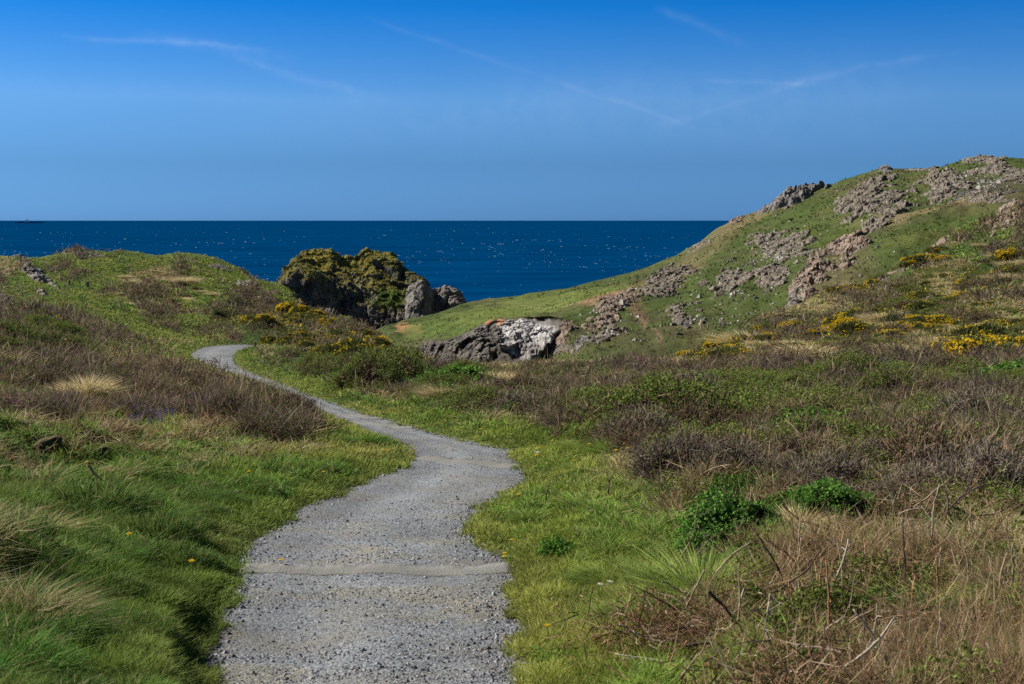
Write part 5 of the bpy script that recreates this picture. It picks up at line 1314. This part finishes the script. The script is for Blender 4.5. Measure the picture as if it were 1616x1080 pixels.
fill('bramble', 18, [(1060, 940), (1250, 900), (1630, 880), (1630, 1180), (1150, 1180), (1040, 1020)], .42, 'tangle of dead brown bramble at bottom right', 'bramble tangles at bottom right', 40, 1.0, seed=25)
fill('bramble', 9, [(1050, 790), (1630, 800), (1630, 880), (1300, 880), (1060, 850)], .42, 'dry brown tangle in front of the dark heath', 'dry tangles before the dark heath', 34, .9, seed=26)
fill('tan', 10, [(1020, 770), (1630, 790), (1630, 960), (1300, 930), (1060, 860)], .28, 'dry straw tussock among the dead brambles', 'straw tussocks among the brambles', 34, 1.0, seed=27)
fill('lime', 16, [(1100, 900), (1630, 900), (1630, 1100), (1100, 1100)], .22, 'green tussock growing through the dead brambles', 'green tussocks in the brambles', 40, 1.0, seed=28)
fill('heather_grey', 20, [(1030, 770), (1630, 760), (1630, 850), (1200, 840)], .45, 'grey twiggy bush at the near heath edge', 'grey bushes at the near heath edge', 30, .8, seed=29)

# ------------------------------------------------------------------ small broad-leaved weeds and flowers
def rosette(seed, n=16, c=(.06, .14, .025)):
    g = np.random.default_rng(seed); V, Fq, Cc = [], [], []
    for q in range(n):
        a = q * 2.4 + g.uniform(-.3, .3); el = g.uniform(.25, 1.1); L = g.uniform(.6, 1.1)
        o = np.array([math.cos(a) * math.cos(el), math.sin(a) * math.cos(el), math.sin(el)]); sd_ = unit(np.cross(o, [0, 0, 1.0]))
        t = np.array([0, .35, .7, 1.0]); wd_ = np.array([.04, .16, .14, .01]) * L
        cen = o * (t * L)[:, None] - np.array([0, 0, 1]) * (t ** 2 * .35 * L)[:, None]
        V += [np.concatenate([cen - sd_ * wd_[:, None], cen + sd_ * wd_[:, None]])]
        Fq += [np.array([[k_, k_ + 1, 5 + k_, 4 + k_] for k_ in range(3)]) + q * 8]; Cc += [np.tile(np.array(c) * g.uniform(.6, 1.5), (8, 1))]
    return np.concatenate(V), [np.concatenate(Fq)], np.concatenate(Cc)
def disc_flower(r, npet, cp, cc_, rings=2, cup=.15):
    V, Fq, Cc = [], [], []; k_ = 0
    for ring in range(rings):
        rr = r * (1 - .3 * ring)
        for q in range(npet):
            a = (q + .5 * ring) * 2 * math.pi / npet; w_ = math.pi / npet * .85
            z0 = .12 * r * ring; z1 = z0 + cup * r * (1 + ring)
            pts = [(0, a, z0), (rr * .7, a - w_, z1 * .7), (rr, a, z1), (rr * .7, a + w_, z1 * .7)]
            V += [[p_[0] * math.cos(p_[1]), p_[0] * math.sin(p_[1]), p_[2]] for p_ in pts]; Fq.append([k_, k_ + 1, k_ + 2, k_ + 3]); k_ += 4; Cc += [cp] * 4
    m = 8; c0 = k_
    V += [[0, 0, .30 * r]] + [[r * .3 * math.cos(q * 2 * math.pi / m), r * .3 * math.sin(q * 2 * math.pi / m), .18 * r] for q in range(m)]; Cc += [cc_] * (m + 1)
    T = [[c0, c0 + 1 + q, c0 + 1 + (q + 1) % m] for q in range(m)]
    return np.array(V), [np.array(Fq), np.array(T)], np.array(Cc)
def tube(pts, r0, r1, n=6, wob=0.0, seed=0):
    pts = np.array(pts, float); m = len(pts); g = np.random.default_rng(seed)
    tg = unit(np.gradient(pts, axis=0)); a = unit(np.cross(tg, [0.31, .2, .93])); b = np.cross(tg, a)
    th = np.arange(n) * 2 * np.pi / n; rr = np.linspace(r0, r1, m) * (1 + wob * g.uniform(-1, 1, m))
    V = pts[:, None] + (a[:, None] * np.cos(th)[None, :, None] + b[:, None] * np.sin(th)[None, :, None]) * rr[:, None, None]
    i, j = np.meshgrid(np.arange(m - 1), np.arange(n), indexing='ij'); k_ = (i * n + j).ravel(); k2 = (i * n + (j + 1) % n).ravel()
    Q = np.stack([k_, k2, k2 + n, k_ + n], 1)
    cap = np.array([[0, 0, 0]]); V = np.concatenate([V.reshape(-1, 3), pts[-1:]])
    T = np.array([[(m - 1) * n + q, (m - 1) * n + (q + 1) % n, m * n] for q in range(n)])
    return V, [Q, T]
def off(geo_, d): return geo_[0] + np.array(d), geo_[1], geo_[2]
def coloured(geo_, c): return geo_[0], geo_[1], np.tile(c, (len(geo_[0]), 1))
PRO['weed'] = [tus('broadleaf_weed', rosette(110 + q)) for q in range(3)]; NAMECAT['weed'] = 'weed'
stemg = coloured(tube([(0, 0, 0), (.01, 0, .05), (.0, .008, .10)], .0022, .0018, 5), (.10, .15, .04))
dand = thing_of('dandelion', [('stem', stemg, M_VEG), ('flower_head', off(disc_flower(.019, 14, (.75, .52, .01), (.70, .42, .01)), (0, .008, .10)), M_FLOWER), ('leaves', (lambda r_: (r_[0] * .07, r_[1], r_[2]))(rosette(130, 9)), M_VEG)])
dsy = thing_of('daisy', [('stem', coloured(tube([(0, 0, 0), (0, 0, .05), (0, .004, .08)], .002, .0015, 5), (.10, .15, .04)), M_VEG), ('flower_head', off(disc_flower(.016, 16, (.80, .80, .78), (.70, .45, .02), 1, .05), (0, .004, .08)), M_FLOWER)])
bells = []
gq = np.random.default_rng(8)
for q in range(9):
    t = q / 9; z = .13 + .13 * t; a = q * 2.1; c = np.array([.02 * t + math.cos(a) * .014, math.sin(a) * .014, z])
    bv, bf, bc = disc_flower(.012, 6, (.16, .11, .46), (.20, .15, .50), 1, 1.4); bv = bv * [1, 1, -1] + c; bells.append((bv, bf, bc))
blue = thing_of('bluebell', [('stem', coloured(tube([(0, 0, 0), (0, 0, .15), (.02, 0, .24), (.045, 0, .26)], .003, .002, 5), (.09, .15, .05)), M_VEG), ('flowers', join(bells), M_FLOWER), ('leaves', (lambda r_: (r_[0] * [.10, .10, .16], r_[1], r_[2]))(rosette(140, 6)), M_VEG)])
def small(proto, u, v, sc, label, cat, group=None, tilt=.2, base=None):
    o = put(A, proto, u, v, sc, tilt=tilt, sink=0.0); tag(o, label, cat, group)
    if label is None: register(o, base, u, v)
    return o
for q, (u, v) in enumerate([(812, 806), (820, 812), (824, 803), (800, 888), (806, 884), (795, 892), (946, 722), (985, 742), (972, 748), (990, 746), (870, 724), (838, 728), (849, 735), (905, 760), (1014, 762), (770, 690), (760, 700), (850, 745), (930, 735),
                            (438, 902), (142, 770), (205, 898), (395, 786), (610, 735), (604, 738), (510, 772), (300, 940), (858, 1042)]):
    small(dand, u, v, 1.15 + .3 * ((q * 7) % 5) / 5 + max(0, (800 - v) / 250), None, 'dandelion', 'dandelions in the grass beside the path', base='yellow dandelion in the short grass')
for q, (u, v) in enumerate([(944, 968), (957, 966), (128, 872), (842, 736), (852, 738), (1300, 905)]):
    small(dsy, u, v, 1.3 + max(0, (850 - v) / 250), None, 'daisy', 'daisies in the grass', base='small white daisy')
for q in range(20):
    small(blue, 238 + 40 * math.sin(q * 2.3) * (.4 + .6 * ((q * 13) % 7) / 7), 694 + 6 * math.cos(q * 3.1), random.uniform(.8, 1.15), 'violet-blue bluebell in the small clump in the grass on the left', 'bluebell', 'bluebells in the clump on the left', tilt=.25)
fill('weed', 46, [(0, 760), (480, 760), (380, 880), (300, 1070), (0, 1070)], .09, 'broad-leaved dock among the left tussocks', 'docks among the left tussocks', 30, .9, seed=61)
fill('weed', 30, [(0, 700), (420, 715), (560, 720), (480, 780), (380, 880), (300, 1070), (0, 1070)], .07, 'broad-leaved weed in the left grass', 'weeds left of the path', 30, .8, seed=31)
fill('weed', 26, [(840, 690), (1000, 740), (1120, 830), (1060, 900), (960, 1070), (870, 1070), (840, 900), (770, 820)], .07, 'broad-leaved weed in the right grass', 'weeds right of the path', 26, .8, seed=32)
fill('leafy', 12, [(0, 690), (420, 705), (600, 700), (480, 780), (0, 760)], .13, 'small leafy plant below the left heath', 'leafy plants left of the path', 30, .8, seed=33)

# ------------------------------------------------------------------ dead branches
def mat_wood(name, c): return mat_flat(name, c, .8, 60, .35, .3)
WD = dict(pale=mat_wood('pale_dead_wood', (.40, .34, .26)), dark=mat_wood('dark_dead_wood', (.09, .06, .045)), orange=mat_wood('orange_dead_stem', (.33, .17, .08)), tan=mat_wood('tan_dead_wood', (.30, .22, .14)))
def branch(u0, v0, u1, v1, col_, arc, r, label, twigs=3, lift=42):
    g = np.random.default_rng(int(u0 * 7 + v1))
    gp = A.point((u0 + u1) / 2, max(v0, v1) + lift)[0]; d = gp[1]
    a = P(u0, slope_of(v0), d + g.uniform(-.15, .15)); b = P(u1, slope_of(v1), d + g.uniform(-.15, .15)); a = np.asarray(a).reshape(3); b = np.asarray(b).reshape(3)
    t = np.linspace(0, 1, 12); L = np.linalg.norm(b - a); sd_ = unit(np.cross(b - a, [0, 1.0, 0]))
    r = r * 1.9; pts = a + (b - a) * t[:, None] + (np.array([0, 0, 1]) * .4 + sd_ * .9) * (np.sin(t * np.pi) * arc * L)[:, None] + (np.cumsum(g.normal(size=(12, 3)), 0) * .006 * L * 1.5)
    V, Fs = tube(pts, r, r * .4, 6, .15, int(u0)); parts = [(V - a, Fs, np.zeros_like(V))]
    for q in range(twigs):
        k_ = g.integers(3, 10); dd = unit(unit(b - a) + g.normal(size=3) * .7); l_ = L * g.uniform(.12, .3)
        tp = pts[k_] + dd * np.linspace(0, l_, 5)[:, None] + g.normal(size=(5, 3)) * .004
        V, Fs = tube(tp, r * .45, r * .2, 5); parts.append((V - a, Fs, np.zeros_like(V)))
    j_ = join(parts); o = mesh_np('dead_branch', j_[0], j_[1], WD[col_], smooth=True); o.location = a
    return tag(o, label, 'branch')
for b_ in [
 (1027, 915, 1123, 845, 'tan', -.10, .0035, 'thin tan arching stem left of the large fern clump', 1),
 (1305, 850, 1355, 938, 'tan', .14, .004, 'curved tan stem arching down right of the second fern', 2),
 (1416, 812, 1497, 840, 'pale', .18, .005, 'pale bowed branch at the right before the dark heath', 3),
 (1400, 1032, 1536, 1006, 'pale', -.10, .0055, 'long pale branch lying across the bramble tangle at bottom right', 3),
 (1325, 938, 1398, 995, 'pale', -.06, .0045, 'pale stick slanting down above the long pale branch', 2),
 (1120, 934, 1196, 1034, 'dark', .04, .005, 'dark stick slanting down at the left end of the brambles', 2),
 (1083, 1021, 1176, 1036, 'dark', .08, .006, 'dark knobbly stick lying at the lower left of the brambles', 3),
 (1260, 925, 1264, 852, 'tan', .03, .004, 'upright tan stem in front of the dry orange grass', 1),
 (1295, 963, 1301, 877, 'orange', .02, .004, 'upright orange stem right of the dry orange grass', 1),
 (1492, 955, 1486, 867, 'pale', .04, .004, 'upright pale stem in the right half of the brambles', 2),
 (1244, 945, 1188, 832, 'dark', -.08, .004, 'dark thin stem crossing the large fern clump', 2),
 (1280, 1046, 1378, 966, 'tan', .05, .006, 'tan branch rising to the right in the middle of the brambles', 3),
 (1336, 1060, 1300, 985, 'tan', .08, .005, 'short tan stick leaning left in the brambles', 1),
 (1440, 985, 1445, 905, 'orange', .06, .004, 'upright orange bramble stem near the right edge', 2),
 (1530, 1050, 1616, 1075, 'pale', .08, .005, 'pale branch running off the right edge at the bottom', 2),
 (1545, 880, 1530, 800, 'tan', .1, .004, 'bowed tan stem standing near the right edge', 2),
 (1560, 960, 1600, 890, 'dark', .12, .0045, 'dark arching bramble stem near the right edge', 2),
 (1200, 960, 1226, 905, 'pale', .05, .0035, 'short pale twig in front of the large fern clump', 1),
 (1390, 900, 1436, 838, 'tan', -.12, .004, 'tan stem arching above the broad grass tussock', 2),
 (1470, 1050, 1420, 1000, 'orange', .10, .004, 'orange stem curling above the long pale branch', 2),
 (1150, 700, 1240, 676, 'pale', .06, .006, 'pale dead branch in the heath behind the grey twiggy bushes', 3),
 (1480, 725, 1500, 690, 'pale', .1, .006, 'small pale forked branch in the dark heath at right', 2),
 (1090, 760, 1160, 735, 'tan', .08, .006, 'tan branch at the near edge of the heath right of the path', 3),
 (140, 735, 172, 760, 'tan', -.1, .008, 'short brown stick by the mossy stone on the left', 1),
 (960, 780, 972, 745, 'dark', .1, .004, 'small dark dead stem in the grass right of the path', 3),
 (862, 790, 872, 760, 'dark', .1, .0035, 'thin dark dead weed stalk near the right verge', 3)]:
    branch(*b_)

gb = random.Random(77)
for q in range(64):
    u, v = gb.uniform(1060, 1610), gb.uniform(870, 1075)
    if q % 5 == 0: u, v = gb.uniform(1330, 1610), gb.uniform(800, 880)
    an = gb.uniform(-.25, 1.25) if gb.random() < .7 else gb.uniform(1.3, 1.8); L_ = gb.uniform(40, 120)
    if gb.random() < .4: an = math.pi - an
    o = branch(u, v, u + L_ * math.cos(an), v - L_ * abs(math.sin(an)) - 8, gb.choice(['tan', 'tan', 'pale', 'pale', 'orange', 'dark']), gb.uniform(-.16, .16), gb.uniform(.0026, .005), 'x', gb.choice([1, 2, 2, 3]), gb.uniform(45, 85))
    o['group'] = 'dead stems standing in the bramble tangle'; register(o, {'tan_dead_wood': 'tan', 'pale_dead_wood': 'pale', 'orange_dead_stem': 'orange', 'dark_dead_wood': 'dark'}[o.data.materials[0].name] + ' dead stem in the brambles', u, v)
# ------------------------------------------------------------------ near stones
ST = [rock_mesh('stone', 150 + q, M_STONE, 3, (1, .75, .5), .25) for q in range(4)]
M_MOSSR = mat_rock('mossy_stone', [(0.03, 0.03, 0.012), (0.12, 0.09, 0.03), (0.24, 0.16, 0.07)], 6.0, 0.02)
STM = [rock_mesh('stone', 160 + q, M_MOSSR, 3, (1, .8, .7), .3) for q in range(2)]
for u, v, r_, pr_, lb in [(366, 799, 17, ST[0], 'flat dull-red stone in the grass left of the path'), (245, 974, 15, ST[1], 'rounded brown stone in the short grass at lower left'), (155, 742, 20, STM[0], 'orange-brown mossy stone in a hollow on the left'),
                          (1004, 832, 9, ST[2], 'small grey stone in the grass right of the path'), (335, 744, 12, STM[1], 'brown mossy stone just below the left heath'), (75, 735, 34, STM[1], 'dark mossy boulder in the hollow near the left edge'),
                          (474, 765, 9, ST[3], 'small dark stone by the round dark tussock'), (812, 906, 8, ST[2], 'grey stone at the right end of the nearest path step')]:
    p_ = A.point(u, v)[0]; r = r_ / F * p_[1]
    o = put(A, pr_, u, v, r, sink=-.1 * r, tilt=.15); tag(o, lb, 'stone')

# ------------------------------------------------------------------ posts
M_POST = mat_flat('weathered_post', (.26, .21, .14), .85, 30, .35, .4)
def post_proto():
    w_ = .5; lv = [(0, .5), (.02, .5), (.97, .46), (1.0, .34)]
    V = np.array([[sx * k_, sy * k_, z] for z, k_ in lv for sx, sy in ((-1, -1), (1, -1), (1, 1), (-1, 1))], float)
    Q = [[i * 4 + q, i * 4 + (q + 1) % 4, i * 4 + 4 + (q + 1) % 4, i * 4 + 4 + q] for i in range(3) for q in range(4)] + [[12, 13, 14, 15]]
    return mesh_np('fence_post', V, np.array(Q), M_POST, link=False)
POSTP = post_proto()
for u, v, hpx, wpx, lay_, lb in [(139, 456, 10, 4.2, A, 'left one of the two short posts on the left hill'), (194, 456, 9, 4.2, A, 'right one of the two short posts on the left hill'), (110, 452, 8, 2.6, A, 'thin post left of the two short posts'),
                                 (403, 556, 14, 3.2, A, 'small yellowish post where the path bends out of sight'), (648, 590, 12, 2.6, A, 'grey post beside the dark scrub above the cove'),
                                 (1106, 526, 10, 1.6, C, 'leftmost thin post below the headland slope'), (1117, 524, 10, 1.6, C, 'second thin post from the left below the headland slope'), (1129, 522, 9, 1.6, C, 'third thin post from the left below the headland slope'), (1140, 520, 9, 1.6, C, 'rightmost thin post below the headland slope')]:
    p_ = lay_.point(u, v)[0]; k_ = p_[1] / F
    o = POSTP.copy(); COL.objects.link(o); o.location = p_ - [0, 0, .1]; o.scale = (wpx * k_, wpx * k_, hpx * k_ + .1); o.rotation_euler = (0.03, random.uniform(-.06, .06), random.uniform(0, .6))
    tag(o, lb, 'post')

# ------------------------------------------------------------------ far ship on the horizon
DS = 24000.0
sp_ = np.array(P(45, SEA / DS, DS)).reshape(3)
ship = empty('cargo_ship', tuple(sp_)); tag(ship, 'tiny distant ship with a white bridge on the horizon at far left', 'ship')
M_HULL_HAZE = mat_flat('ship_hull_haze', (.03, .10, .22), .6, .01, .1, 0); M_WHITE = mat_flat('ship_white', (.75, .77, .8), .5, .01, .05, 0)  # sea haze of the distance is mixed into the hull colour
hx = np.array([-270, -250, -100, 100, 240, 290.]); top = np.array([18, 16, 15, 15, 16, 24.]); hw = np.array([14, 28, 32, 32, 24, 1.5])
V = []
for x_, t_, w_ in zip(hx, top, hw): V += [[x_, -w_ * .7, -8], [x_, -w_, t_], [x_, w_, t_], [x_, w_ * .7, -8]]
Q = [[i * 4 + q, i * 4 + (q + 1) % 4, i * 4 + 4 + (q + 1) % 4, i * 4 + 4 + q] for i in range(5) for q in range(4)] + [[0, 1, 2, 3], [23, 22, 21, 20]]
mesh_np('hull', np.array(V, float), np.array(Q), M_HULL_HAZE, parent=ship)
def boxes(L_):
    V, Q = [], []
    for (x0, x1, y0, y1, z0, z1) in L_:
        b = len(V); V += [[x, y, z] for z in (z0, z1) for x, y in ((x0, y0), (x1, y0), (x1, y1), (x0, y1))]
        Q += [[b + a for a in f] for f in ((0, 3, 2, 1), (4, 5, 6, 7), (0, 1, 5, 4), (1, 2, 6, 5), (2, 3, 7, 6), (3, 0, 4, 7))]
    return np.array(V, float), np.array(Q)
V, Q = boxes([(-50, -2, -26, 26, 14, 44), (-42, -8, -30, 30, 44.5, 58), (-30, -20, -6, 6, 58.5, 84)]); mesh_np('bridge', V, Q, M_WHITE, parent=ship)
V, Q = boxes([(-200, -80, -24, 24, 14, 24), (30, 190, -24, 24, 14, 22)]); mesh_np('deck_cargo', V, Q, M_HULL_HAZE, parent=ship)

finish_labels()
